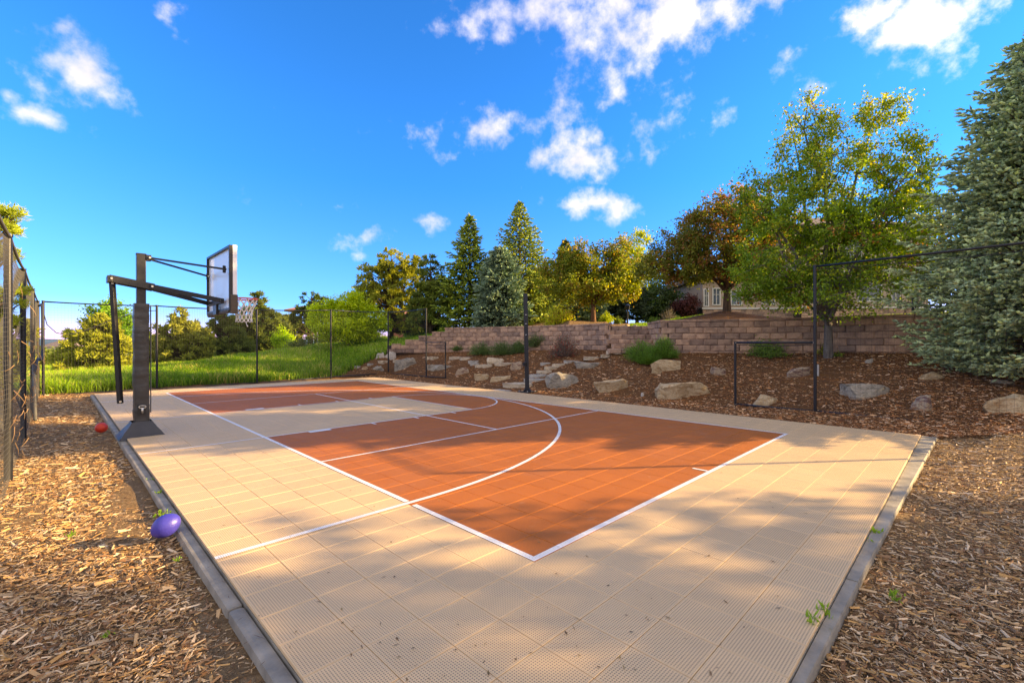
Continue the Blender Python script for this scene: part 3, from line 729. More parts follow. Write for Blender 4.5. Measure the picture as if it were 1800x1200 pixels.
def pine(loc, H, lobes, label, ncl=150, cr=.34, nl=.16, nw=.02, per=44, cols=((.045, .075, .02), (.15, .19, .045)), group=None, lean=0, z_in=.12):
    """lobes: list of (x, z, rx, rz) ellipsoids in the tree's frame; clumps of long needles on their skins"""
    root = tree_root('pine_tree', loc, label, 'tree', group); br = []; P0, D, q = [], [], []
    areas = [a[2]*a[3] for a in lobes]; cl = []
    ncl = int(ncl*1.7)
    for i in range(ncl):
        l = rnd.choices(lobes, areas)[0]; v = Vector((rnd.gauss(0, 1), rnd.gauss(0, 1), rnd.gauss(0, 1))).normalized(); rr2 = rnd.uniform(.35, 1.05)**.6
        p_ = Vector((l[0]+v.x*l[2]*rr2, v.y*l[2]*rr2*.95, l[1]+v.z*l[3]*rr2)); cl.append((p_, v, rr2))
    for p_, v, rr2 in cl:
        zb_ = max(.1*H, p_.z-math.hypot(p_.x, p_.y)*.55-.1); o_ = Vector((lean*zb_/H, 0, min(zb_, H*.93)))
        br.append(([o_, o_.lerp(p_, .55)+Vector((0, 0, -.05)), p_], [.035, .02, .008]))
        size = cr*rnd.uniform(.6, 1.25); outd = (p_-Vector((0, 0, p_.z-.3))).normalized()
        k = int(per*rnd.uniform(.7, 1.2)); dv = unit(k)+np.array(outd)*.5+np.array([0, 0, .35]); off = unit(k)*size*.55*(RG.random(k)**.5)[:, None]*np.array([1, 1, .7])
        P0.append(np.array(p_)+off); D.append(dv); q.append(np.full(k, rr2)*RG.uniform(.6, 1, k)*(.75 if off is None else 1)*rnd.uniform(.7, 1.15))
    P0 = np.concatenate(P0); D = np.concatenate(D); q = np.concatenate(q); N = len(P0)
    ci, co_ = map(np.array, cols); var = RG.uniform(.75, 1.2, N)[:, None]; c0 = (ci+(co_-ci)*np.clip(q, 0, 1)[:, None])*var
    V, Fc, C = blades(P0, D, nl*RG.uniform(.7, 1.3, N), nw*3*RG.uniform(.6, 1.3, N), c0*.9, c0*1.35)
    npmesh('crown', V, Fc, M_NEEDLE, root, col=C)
    trunk_mesh(root, [(0, 0, -.3), (lean*.4, 0, H*.4), (lean, 0, H*.95)], [H*.022+.03, H*.015+.02, .015], M_BARK, br); return root
def broadleaf(loc, H, lobes, label, name='tree', th=.9, n1=9, n2=60, n3=420, nleaf=34, lw=.07, ll=.09, tr=.12, barkm=None, cols=((.05, .10, .02), (.14, .22, .04)), accents=(), spread=.32, cat='tree', group=None, fork=.35, up=.3, stems=1, matl=None, topc=None):
    root = tree_root(name, loc, label, cat, group)
    areas = [(l[2]*l[3])**1.2 for l in lobes]
    def rp(lo=0):
        l = rnd.choices(lobes, areas)[0]; v = Vector((rnd.gauss(0, 1), rnd.gauss(0, 1), rnd.gauss(0, 1))).normalized()*rnd.uniform(lo, 1)**(1/2.4)
        return Vector((l[0]+v.x*l[2], (l[4] if len(l) > 4 else 0)+v.y*l[2]*.9, l[1]+v.z*l[3]))
    nodes = []   # (pos, radius)
    br = []
    def limb(a, ra_, b_, rb_, bend, n=6):
        mid = a.lerp(b_, .45)+Vector((0, 0, bend)); pts = []; rads = []
        for i in range(n+1):
            t = i/n; p_ = (1-t)**2*a+2*t*(1-t)*mid+t*t*b_; p_ += Vector((rnd.gauss(0, 1), rnd.gauss(0, 1), rnd.gauss(0, 1)))*(.012*(b_-a).length)*(0 < i < n)
            pts.append(p_); rads.append(ra_+(rb_-ra_)*t)
        br.append((pts, rads)); return list(zip(pts, rads))
    tk = [(Vector((0, 0, z)), tr*(1-.35*z/max(th, .1))) for z in (0, th*.5, th)]
    top = Vector((0, 0, th)); mains = []
    for i in range(n1):
        tgt = rp(.75)
        if i == 0: tgt = Vector((lobes[0][0], 0, lobes[0][1]+lobes[0][3]*.9))
        mains += limb(top+Vector((0, 0, -rnd.uniform(0, .25)*th)), tr*rnd.uniform(.35, .6), tgt, .012, up*(tgt-top).length*rnd.uniform(.1, .6))
    MP = np.array([m_[0] for m_ in mains]); sec = []
    def nearest(arr, items, tgt):
        pen = np.linalg.norm(arr-np.array(tgt), axis=1)+.5*np.maximum(arr[:, 2]-tgt.z+.1, 0); return items[int(pen.argmin())]
    for i in range(n2):
        tgt = rp(.3); a, ra_ = nearest(MP, mains, tgt); sec += limb(a, min(ra_*.6, .03), tgt, .007, .05, 5)
    allm = mains+sec; AP = np.array([m_[0] for m_ in allm]); tw_pts = []
    ends = [p_[-1] for p_, _ in br]
    for i in range(n3):
        if i < len(ends)*2 and i < n3*.45:
            e_ = ends[i % len(ends)]; tw_pts.append((e_-Vector((0, 0, .15)), e_+Vector((rnd.gauss(0, .18), rnd.gauss(0, .18), rnd.gauss(.1, .15))))); continue
        tgt = rp(.0); a, ra_ = nearest(AP, allm, tgt)
        if (tgt-a).length > 1.1: tgt = a+(tgt-a).normalized()*1.1
        e = limb(a, min(ra_*.6, .009), tgt+Vector((0, 0, .02)), .003, .02, 2); tw_pts.append((a, tgt))
    A0 = np.array([t[0] for t in tw_pts]); B0 = np.array([t[1] for t in tw_pts]); N = n3*nleaf
    idx = np.repeat(np.arange(n3), nleaf); f_ = RG.uniform(.25, 1.08, N)[:, None]
    base = A0[idx]+(B0[idx]-A0[idx])*f_+RG.normal(size=(N, 3))*spread*np.array([1, 1, .8])*RG.uniform(.2, 1, (N, 1))
    D_ = unit(N)+np.array([0, 0, -.25]); S_ = unit(N)*.8+np.array([0, 0, .7]); 
    tint = RG.uniform(0, 1, n3)[idx]*.6+RG.uniform(0, 1, N)*.4
    ci, co_ = map(np.array, cols); c0 = (ci+(co_-ci)*tint[:, None])*RG.uniform(.8, 1.2, N)[:, None]
    for (ac, pr2) in accents:
        mk = (RG.random(n3) < pr2)[idx] & (RG.random(N) < .7); c0 = np.where(mk[:, None], np.array(ac)*RG.uniform(.7, 1.2, N)[:, None], c0)
    if topc:
        hz = np.clip((base[:, 2]/H-topc[1])/(1-topc[1]), 0, 1); mk = RG.random(N) < hz*topc[2]; c0 = np.where(mk[:, None], np.array(topc[0])*RG.uniform(.7, 1.2, N)[:, None], c0)
    V, Fc, C = blades(base, D_, ll*RG.uniform(.7, 1.3, N), lw*RG.uniform(.7, 1.25, N), c0, c0*1.05, False, S_)
    npmesh('crown', V, Fc, matl or M_LEAF, root, col=C)
    trunk_mesh(root, [(0, 0, -.25)]+[t[0] for t in tk], [tr*1.25]+[t[1] for t in tk], barkm or M_BARK, br); return root
def bush(loc, w, h, label, cols, name='shrub', ns=60, nl=2600, ll=.05, lw=.03, mode='leaf', accents=(), cat='shrub', group=None, dpt=None, m_=None, stem=M_BARK, open_=0.0):
    root = tree_root(name, loc, label, cat, group); rx = w/2; ry = (dpt or w)/2; mb = MB(); tips = []
    for i in range(ns):
        v = Vector((rnd.gauss(0, 1), rnd.gauss(0, 1), abs(rnd.gauss(0, 1))*.9+.1)).normalized(); k = rnd.uniform(.75, 1.03)
        p_ = Vector((v.x*rx*k, v.y*ry*k, v.z*h*k)); b0 = Vector((v.x*rx*.12, v.y*ry*.12, 0))
        mb.tube([b0, b0.lerp(p_, .5)+Vector((0, 0, h*.08)), p_], [.010, .007, .003], 4, False); tips.append((b0, p_))
    mb.build('stems', stem, root, True)
    A0 = np.array([t[0] for t in tips]); B0 = np.array([t[1] for t in tips]); idx = RG.integers(0, ns, nl)
    f_ = (RG.uniform(open_, 1, nl)**.6)[:, None]; base = A0[idx]+(B0[idx]-A0[idx])*f_+RG.normal(size=(nl, 3))*np.array([rx, ry, h*.6])*.13
    base[:, 2] = np.maximum(base[:, 2], .01)
    ci, co_ = map(np.array, cols); t_ = RG.uniform(0, 1, ns)[idx]*.5+RG.random(nl)*.5; c0 = (ci+(co_-ci)*t_[:, None])
    for (ac, pr2) in accents:
        mk = (RG.random(nl) < pr2); c0 = np.where(mk[:, None], np.array(ac)*RG.uniform(.7, 1.2, nl)[:, None], c0)
    if mode == 'leaf': V, Fc, C = blades(base, unit(nl)+np.array([0, 0, .3]), ll*RG.uniform(.7, 1.3, nl), lw*RG.uniform(.7, 1.3, nl), c0, c0*1.1, False)
    else: 
        out_ = B0[idx]-A0[idx]; out_ /= np.linalg.norm(out_, axis=1)[:, None]
        V, Fc, C = blades(base, out_*.9+unit(nl)*.45+np.array([0, 0, .35]), ll*RG.uniform(.7, 1.3, nl), lw*RG.uniform(.7, 1.3, nl), c0*.85, c0*1.25, False)
    npmesh('foliage', V, Fc, m_ or M_LEAF, root, col=C); return root

# --- big trees on the right
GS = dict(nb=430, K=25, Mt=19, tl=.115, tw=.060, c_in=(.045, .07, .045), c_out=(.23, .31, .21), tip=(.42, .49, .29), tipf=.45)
spruce(at(1840, 9.9), 8.0, 2.95, 'tall blue green spruce filling the right edge of the photo behind the netting', pw=.75, **{**GS, 'droop': .18})
broadleaf(at(1456, 13.7), 8.5, [(-.55, 6.3, 1.0, 1.8), (1.6, 6.6, .95, 1.6), (-.8, 3.2, 2.1, 1.5), (1.3, 3.3, 2.0, 1.5), (.1, 4.7, 2.6, 1.3), (2.6, 5.8, .8, .65), (-2.2, 5.0, .75, .8), (.2, 1.9, 2.6, .75), (-1.5, 2.1, 1.5, .8), (2.8, 4.5, .7, .8)],
          'tall slender tree with an open green and yellow crown before the brown wall', th=1.3, n1=16, n2=140, n3=1400, nleaf=48, lw=.055, ll=.085, tr=.135, barkm=M_BARKG,
          cols=((.05, .10, .012), (.19, .29, .03)), accents=(((.22, .11, .04), .07), ((.28, .32, .035), .12)), spread=.17, topc=((.30, .30, .035), .5, .5))
broadleaf(at(1278, 18.7), 5.0, [(0, 3.0, 2.2, 1.6), (-2.0, 2.3, 1.3, 1.3), (1.4, 2.8, 1.5, 1.5), (.3, 4.1, 1.35, .95), (-.9, 1.75, 2.0, .75), (-1.3, 3.3, 1.2, .9), (-2.8, 1.9, .9, .9)],
          'round topped tree with bronze and green leaves on the dark mulch mound by the house', th=.95, n1=12, n2=90, n3=800, nleaf=50, lw=.075, ll=.10, tr=.17, barkm=M_BARK,
          cols=((.05, .075, .014), (.18, .18, .035)), accents=(((.24, .12, .045), .20), ((.17, .08, .035), .10)), spread=.2, topc=((.27, .14, .05), .45, .42))
broadleaf(at(1043, 22.6), 4.4, [(-1.6, 2.3, 1.35, 1.15), (.1, 2.4, 1.8, 1.4), (1.55, 2.3, 1.35, 1.15), (-.6, 3.1, 1.1, .8), (1.2, 3.2, .8, .9), (0, 1.55, 2.4, .7)],
          'wide crabapple with golden orange leaves and a red trunk on the sunlit mulch mound', th=.9, n1=10, n2=70, n3=620, nleaf=46, lw=.085, ll=.115, tr=.14, barkm=M_BARKR,
          cols=((.06, .09, .012), (.17, .20, .025)), accents=(((.20, .14, .03), .12), ((.34, .32, .04), .12)), spread=.22, topc=((.26, .17, .045), .5, .35))
# --- conifers behind the left part of the wall
BS = dict(nb=210, K=15, Mt=10, tl=.21, tw=.085)
spruce(at(880, 25.2, 2.05), 4.7, 1.7, 'blue spruce with dense silvery skirts overhanging the tan block wall', pw=.62, c_in=(.035, .06, .045), c_out=(.125, .19, .14), tip=(.20, .28, .18), **BS)
spruce(at(914, 27.5, 2.3), 7.7, 3.2, 'tallest green spruce rising behind the blue spruce', pw=.95, c_in=(.03, .05, .012), c_out=(.17, .24, .05), tip=(.36, .40, .07), **BS)
spruce(at(826, 27.5, 2.0), 7.2, 2.5, 'narrow loose spruce left of the blue spruce', pw=.95, c_in=(.03, .05, .01), c_out=(.16, .23, .035), tip=(.34, .40, .06), jit=.34, **BS)
spruce(at(994, 32, 2.7), 6.0, 1.7, 'small spruce whose tip shows above the crabapple', pw=.9, c_in=(.02, .04, .012), c_out=(.08, .11, .03), tip=(.18, .2, .05), **BS)
spruce(at(945, 29.5, 2.6), 3.6, 1.9, 'low green spruce under the left edge of the crabapple', pw=.7, c_in=(.03, .05, .015), c_out=(.12, .17, .05), tip=(.24, .28, .07), **BS)
spruce(at(1025, 31, 2.7), 3.2, 1.7, 'low blue green spruce seen under the crabapple behind its trunk', pw=.7, c_in=(.03, .05, .03), c_out=(.11, .17, .10), tip=(.22, .28, .12), **BS)
PY_ = ((.05, .075, .012), (.24, .25, .04))
pine(at(688, 30, 1.6), 6.2, [(-.9, 3.9, 1.35, 1.5), (.2, 4.8, 1.1, 1.2), (.9, 3.6, 1.2, 1.5), (-.3, 2.8, 1.8, 1.1), (-1.6, 2.9, .9, .9), (1.5, 4.6, .6, .9), (.9, 1.3, 1.4, .8), (-.6, 1.2, 1.0, .6)], 'broad yellow green pine, the taller one behind the far fence corner', 230, .38, .22, .022, 46, PY_)
pine(at(757, 28, 1.8), 5.2, [(0, 3.7, .8, 1.3), (-.2, 2.3, 1.15, 1.2), (.5, 2.3, 1.1, 1.4), (-.5, 1.4, 1.0, .7)], 'darker narrow pine standing left of the loose spruce', 170, .34, .20, .022, 44, ((.03, .055, .012), (.13, .165, .035)))
pine(at(455, 33, .5), 4.6, [(0, 3.9, .45, .8), (-.3, 2.6, 1.3, 1.1), (.4, 2.4, 1.4, 1.1), (-1.6, 1.9, 1.2, 1.0), (1.4, 1.6, 1.0, .9), (0, 1.1, 2.1, .8)], 'dark green pine behind the basketball net', 260, .36, .22, .022, 44, ((.03, .05, .014), (.10, .13, .032)))
pine(at(395, 29, .2), 3.7, [(-.2, 2.6, .7, .8), (0, 1.6, 1.3, 1.0), (.7, 1.0, 1.1, .8), (-.8, 1.0, 1.0, .8)], 'bushy dark pine below the backboard', 170, .34, .2, .022, 42, ((.03, .05, .014), (.115, .14, .035)))
pine(at(318, 24, .15), 3.2, [(0, 2.5, .5, .6), (-.1, 1.8, 1.05, .8), (.8, 1.4, .9, .8), (-.8, 1.0, .8, .8), (.1, .8, 1.3, .7)], 'pale yellow pine between two fence posts right of the hoop pole', 170, .32, .2, .022, 42, ((.05, .07, .018), (.21, .225, .05)))
pine(at(165, 21.5, -.1), 3.1, [(.25, 2.1, .8, .8), (-.4, 1.5, 1.0, .8), (.7, 1.2, .95, .9), (-.9, .8, .75, .7), (.1, .7, 1.45, .6)], 'golden green pine left of the hoop pole', 220, .30, .19, .020, 46, ((.05, .075, .014), (.24, .26, .04)))
broadleaf(at(196, 34, -.4), 5.4, [(0, 3.6, 1.4, 1.5), (-.9, 2.8, 1.0, 1.1), (.8, 2.6, 1.1, 1.3)], 'bright green leafy tree behind the golden pine', th=1.0, n1=8, n2=40, n3=240, nleaf=46, lw=.13, ll=.17, tr=.12, cols=((.06, .14, .015), (.16, .30, .03)), spread=.30)
broadleaf(at(262, 42, -.6), 4.0, [(0, 1.6, 1.5, 1.3), (1.2, 1.3, 1.0, 1.0)], 'olive shrubby tree seen past the hoop pole', th=.5, n1=6, n2=30, n3=140, nleaf=40, lw=.15, ll=.2, tr=.1, cols=((.06, .10, .015), (.16, .20, .03)), spread=.30)
broadleaf(at(612, 27.5, 1.15), 3.6, [(0, 2.1, 1.3, 1.3), (-1.3, 1.8, 1.1, 1.2), (1.3, 1.6, 1.2, .95), (.1, 1.2, 2.2, .8), (.6, 2.7, .9, .7)], 'spreading bright yellow green willow with several stems by the grass bank', th=.35, n1=11, n2=60, n3=640, nleaf=46, lw=.075, ll=.14, tr=.10, cols=((.16, .24, .012), (.42, .48, .03)), spread=.2)
pine(at(548, 36, 1.1), 4.6, [(0, 3.3, 1.0, 1.1), (.9, 3.0, 1.0, .9), (-.6, 2.2, 1.0, 1.0)], 'dark pine top rising behind the yellow green willow', 90, .36, .2, .022, 40, ((.02, .04, .01), (.07, .10, .02)))
pine(at(508, 44, .9), 3.9, [(-.3, 2.4, 1.2, 1.0), (.6, 1.6, 1.4, 1.1), (-1.2, 1.5, 1.0, .8)], 'low olive pine left of the lookout tower', 110, .42, .26, .03, 36, ((.04, .06, .015), (.15, .17, .04)))
broadleaf(at(497, 31, .75), 1.6, [(0, .95, .68, .6), (.25, .5, .6, .4)], 'small bright lime green bush', name='bush_tree', cat='bush', th=.2, n1=6, n2=20, n3=90, nleaf=40, lw=.09, ll=.12, tr=.04, cols=((.16, .26, .012), (.34, .46, .03)), spread=.16)
bush(at(531, 29.5, .95), 2.0, 1.05, 'dark green rounded shrub below the lookout tower', ((.03, .06, .02), (.10, .14, .05)), ll=.09, lw=.05, nl=3000)
for px_b, Y_b, w_b, h_b, l_b in ((640, 34, 3.0, 1.5, 'dark low shrub under the right side of the willow'), (735, 33, 2.6, 1.5, 'dark shrub under the narrow pine'), (580, 35, 3.2, 1.6, 'dark low shrub behind the left side of the willow'), (430, 40, 4.5, 2.2, 'dark thicket behind the pines under the net'), (768, 31, 2.2, 1.3, 'low green shrub at the foot of the narrow loose spruce'), (350, 38, 4.5, 1.9, 'olive thicket behind the bushy pine below the backboard')):
    bush(at(px_b, Y_b), w_b, h_b, l_b, ((.035, .06, .015), (.12, .16, .035)), ll=.14, lw=.08, nl=3600)
# pine just outside the left netting
pine(at(-42, 7.0, -.1), 4.3, [(-.5, 3.3, .5, .4), (.3, 3.5, .32, .22), (.32, 3.0, .25, .16), (-.3, 2.3, .8, .35), (-.2, 1.8, .7, .35)], 'yellow green pine leaning over the left netting at the photo edge', 90, .20, .09, .0034, 190, ((.06, .10, .016), (.24, .29, .045)))
pine(at(2, 12.6, -.1), 2.9, [(-.1, 1.8, .7, .6), (-.6, 1.2, .8, .6), (.0, 1.0, .6, .6)], 'pine pressed against the outside of the left netting near the corner post', 90, .28, .17, .012, 70, ((.05, .07, .015), (.20, .22, .045)))
# backdrop of the upper garden
DK = ((.018, .035, .012), (.07, .10, .028))
spruce(at(1098, 33, 3.1), 4.6, 1.9, 'dark evergreen behind the crabapple near the garden lamp', c_in=(.012, .022, .010), c_out=(.04, .06, .03), tip=(.06, .08, .04), **{**BS, 'nb': 110})
broadleaf(at(1120, 40, 3.4), 8.2, [(0, 5.6, 1.7, 2.2), (-.9, 4.2, 1.8, 1.8), (1.4, 4.0, 1.8, 1.8)], 'yellow green tree top between the crabapple and the bronze leaved tree', th=1.5, n1=8, n2=40, n3=260, nleaf=40, lw=.14, ll=.19, tr=.16, cols=((.12, .17, .02), (.34, .38, .05)), spread=.34)
for (px, Y, H_, w_, lb, cc_) in ((1160, 34, 3.1, 3.6, 'dark green backdrop tree right of the garden lamp', DK), (1205, 37, 4.2, 3.4, 'dark backdrop tree left of the house corner', DK), (1065, 36, 3.4, 3.6, 'dark backdrop tree behind the red trunk', DK),
                           (1140, 38, 3.0, 2.6, 'mid green tree in the sun behind the dead shrub', ((.05, .09, .014), (.16, .22, .03)))):
    broadleaf(at(px, Y), H_, [(0, H_*.55, w_*.5, H_*.42), (.5, H_*.35, w_*.45, H_*.3)], lb, th=.4, n1=6, n2=26, n3=150, nleaf=40, lw=.13, ll=.17, tr=.08, cols=cc_, spread=.3)
broadleaf(at(1209, 31), 1.75, [(0, 1.05, 1.0, .65), (-.5, .9, .6, .5)], 'dark purple leaved plum at the left corner of the house', th=.35, n1=7, n2=24, n3=130, nleaf=40, lw=.08, ll=.11, tr=.06, cols=((.035, .012, .014), (.09, .028, .028)), spread=.16)
bush(at(984, 22.9, 2.3), 1.65, 1.15, 'glowing yellow green round bush left of the crabapple trunk', ((.16, .20, .015), (.42, .46, .04)), ll=.09, lw=.05, nl=3400, accents=(((.25, .16, .05), .2),))
bush(at(1066, 23.5), .85, .5, 'small lime green shrub right of the crabapple trunk', ((.14, .2, .015), (.34, .42, .04)), ll=.07, lw=.03, nl=1500)
bush(at(1087, 24), .6, .38, 'dark green tuft beside the rocks at the stair head', ((.05, .09, .02), (.14, .2, .05)), ll=.08, lw=.02, nl=900)
bush(at(1175, 28), 1.3, 1.1, 'bare grey dead shrub on the upper lawn', ((.16, .13, .10), (.26, .22, .17)), ll=.05, lw=.02, nl=300, ns=110, stem=M_BARKG)
bush(at(1190, 29.5), 1.0, .5, 'low green mound right of the dead shrub', ((.07, .12, .02), (.2, .28, .05)), ll=.07, lw=.04, nl=1300)
bush(at(1150, 31), 1.0, .6, 'low green ball shrub left of the dead shrub', ((.05, .10, .02), (.16, .24, .05)), ll=.07, lw=.04, nl=1300)
# shade trees of the garden's near right side (they throw the shade over the near court)
G2 = {**GS, 'nb': 200, 'K': 14, 'Mt': 10, 'tl': .2, 'tw': .07}
spruce((15.5, 3.2, .3), 11.0, 3.0, 'spruce just beyond the right edge of the photo, next along the fence', pw=.6, **{**G2, 'nb': 300, 'K': 16})
spruce((17.5, -1.2, .2), 11, 3.8, 'spruce standing farther right near the viewer', **G2)

spruce((16.6, 13.6, 2.1), 8.0, 2.8, 'spruce behind the blue green spruce at the right edge', **{**G2, 'nb': 160})
broadleaf(at(1668, 19), 5.5, [(0, 3.0, 2.0, 2.0), (.3, 1.6, 1.8, 1.2)], 'dark leafy tree filling the gap between the house and the spruce', th=.5, n1=7, n2=40, n3=260, nleaf=44, lw=.09, ll=.12, tr=.09, cols=((.03, .05, .012), (.10, .13, .03)), spread=.25)
# --- planting on the slope
LV = ((.045, .085, .035), (.11, .17, .07))
def hb(px, py): return hit(px, py)
for (px, py, wpx, hpx, lb) in ((806, 617, 28, 10, 'low dim grey green tuft nearest the low far fence frame'), (845, 624, 48, 22, 'lavender clump at the left end of the green row below the wall'),
                               (884, 624, 52, 24, 'middle lavender clump of the row left of the black post'), (912, 621, 26, 20, 'lavender clump just left of the black post'), (948, 614, 58, 27, 'tall green lavender clump between the black post and the red barberry')):
    p_ = hb(px, py); sc = p_.y/F
    bush(p_, wpx*sc, hpx*sc*1.05, lb, LV, 'lavender', 70, 3600, .10, .014, 'n', cat='plant', group='lavender along the foot of the wall', dpt=wpx*sc*.7)
p_ = hb(990, 628); sc = p_.y/F
bush(p_, 60*sc, 44*sc, 'grey and dark red barberry bush with bare twigs', ((.07, .03, .03), (.17, .09, .075)), 'barberry', 120, 2600, .045, .028, accents=(((.30, .03, .03), .14), ((.16, .14, .12), .25)), stem=M_BARKG, open_=.3)
for (px, py, wpx, hpx, lb) in ((1128, 636, 66, 36, 'largest green juniper mound right of the stepping stones'), (1141, 641, 42, 26, 'small green juniper mound in front of the largest one'), (1167, 630, 46, 33, 'green juniper mound right of the largest one above the tan boulder')):
    p_ = hb(px, py); sc = p_.y/F
    bush(p_, wpx*sc, hpx*sc*1.05, lb, ((.05, .11, .02), (.13, .235, .05)), 'juniper', 110, 7000, .075, .014, 'n', cat='shrub', group='green juniper mounds')
p_ = hb(1345, 628); sc = p_.y/F
bush(p_, 68*sc, 34*sc, 'leafy green shrub against the brown wall seen through the low fence panel', ((.05, .10, .02), (.15, .24, .05)), 'shrub', 70, 2600, .06, .035)
bush(hb(1470, 628), .35, .16, 'tiny green weed at the foot of the slender tree', ((.08, .14, .02), (.2, .28, .05)), 'weed', 20, 160, .06, .03, cat='weed')
bush(hb(1442, 624), .28, .4, 'yellowish sprout left of the slender tree trunk', ((.14, .17, .03), (.3, .3, .06)), 'weed', 14, 140, .07, .03, cat='weed')

# ------------------------------------------------------------------ grass
def grass(name, X, Y, Z, h, w, c0, c1, label):
    n = len(X); P0 = np.stack([X, Y, Z-.01], 1); D_ = RG.normal(size=(n, 3))*np.array([.22, .22, 0])+np.array([0, 0, 1.]); L = h*RG.uniform(.5, 1.25, n)
    a = RG.uniform(0, math.pi, n); s_ = np.stack([np.cos(a), np.sin(a), np.zeros(n)], 1)*(w/2)[:, None]
    D_ /= np.linalg.norm(D_, axis=1)[:, None]; mid = P0+D_*(L*.55)[:, None]; bend = RG.normal(size=(n, 3))*np.array([1, 1, 0])*(L*.25)[:, None]
    V = np.stack([P0-s_, P0+s_, mid+s_*.8, mid-s_*.8, P0+D_*L[:, None]+bend], 1).reshape(-1, 3); k = np.arange(n)[:, None]*5
    C = np.stack([c0*.7, c0*.7, c0, c0, c1], 1).reshape(-1, 3)
    o = npmesh(name, V, [k+np.array([[0, 1, 2, 3]]), k+np.array([[3, 2, 4]])], M_GRASS, col=C); tag(o, label, 'grass', kind='stuff')
n = 330000; X, Y = sample(n, 12, 45, -1.2, .0, 1.0); px_ = 900+F*X/Y; pr_ = profile(px_); Z = np.zeros(n)
Z = np.array([z_on(float(a), float(c_)) for a, c_ in zip(px_, Y)]); PYg = CY+(CAMH-Z)/Y*F
bl = np.interp(PYg, [600, 617, 626, 640, 662, 700], [690, 690, 665, 636, 590, 560])+RG.normal(0, 5, n); m_ = (Y > pr_[0][0]+.12+RG.exponential(.12, n)) & (px_ < bl) & ((Y < pr_[2][0]+3) | (RG.random(n) < .35))
X, Y, Z, px_ = X[m_], Y[m_], Z[m_], px_[m_]; n = len(X)
from_fence = np.clip((Y-profile(px_)[0][0])/5, 0, 1)
patch = .5+.5*np.sin(X*.9+np.sin(Y*.7)*2)*np.sin(Y*.8+X*.35)
patch2 = .5+.5*np.sin(X*1.7+3*np.sin(Y*.45+1))*np.sin(Y*1.3+X*.8); ga, gb = np.array((.06, .14, .010)), np.array((.27, .40, .03)); t_ = np.clip(.15+.55*patch*from_fence+RG.normal(0, .16, n)+.25*(px_ < 230), 0, 1)  # left end toned lighter to stand in for sunlit grass
c0 = (ga+(gb-ga)*t_[:, None]); dryb = RG.random(n) < .04+.25*(patch2 > .78); c0 = np.where(dryb[:, None], np.array((.34, .31, .10)), c0); seed = RG.random(n) < .05+.22*(patch > .72); c1 = np.where(seed[:, None], np.array((.45, .45, .18)), c0*1.3)
grass('tall_grass', X, Y, Z, (.34+.08*(px_ < 240))*(.75+.45*patch2), .016+.0011*Y, c0, c1, 'tall unmown green grass on the bank beyond the far netting')
def patchgrass(cond, n, ymin, ymax, k0, k1, h, c_a, c_b, label):
    X, Y = sample(n, ymin, ymax, k0, k1); px_ = 900+F*X/Y; pr_ = profile(px_); m_ = cond(px_, Y, pr_); X, Y, px_ = X[m_], Y[m_], px_[m_]
    Z = np.array([z_on(float(a), float(c_)) for a, c_ in zip(px_, Y)]); n = len(X); t_ = RG.random(n)[:, None]; c0 = np.array(c_a)*(1-t_)+np.array(c_b)*t_
    grass('lawn_grass', X, Y, Z, h, .012+.001*Y, c0, c0*1.2, label)
patchgrass(lambda p, Y, q: (p > 1108) & (p < 1238) & (Y > 19), 22000, 18.8, 36, .25, .43, .06, (.08, .16, .015), (.2, .32, .04), 'mown sunlit lawn between the stairs and the house')
patchgrass(lambda p, Y, q: (p > 1440) & (Y > q[2][0]+1.), 26000, 12, 32, .66, 1.2, .07, (.09, .17, .015), (.24, .34, .04), 'mown lawn above the brown wall in front of the house')
patchgrass(lambda p, Y, q: (p > 668) & (p < 800) & (Y > q[2][0]+.1), 14000, 23, 40, -.3, -.11, .16, (.10, .19, .015), (.26, .38, .04), 'bright grass strip behind the stepped end of the tan wall')

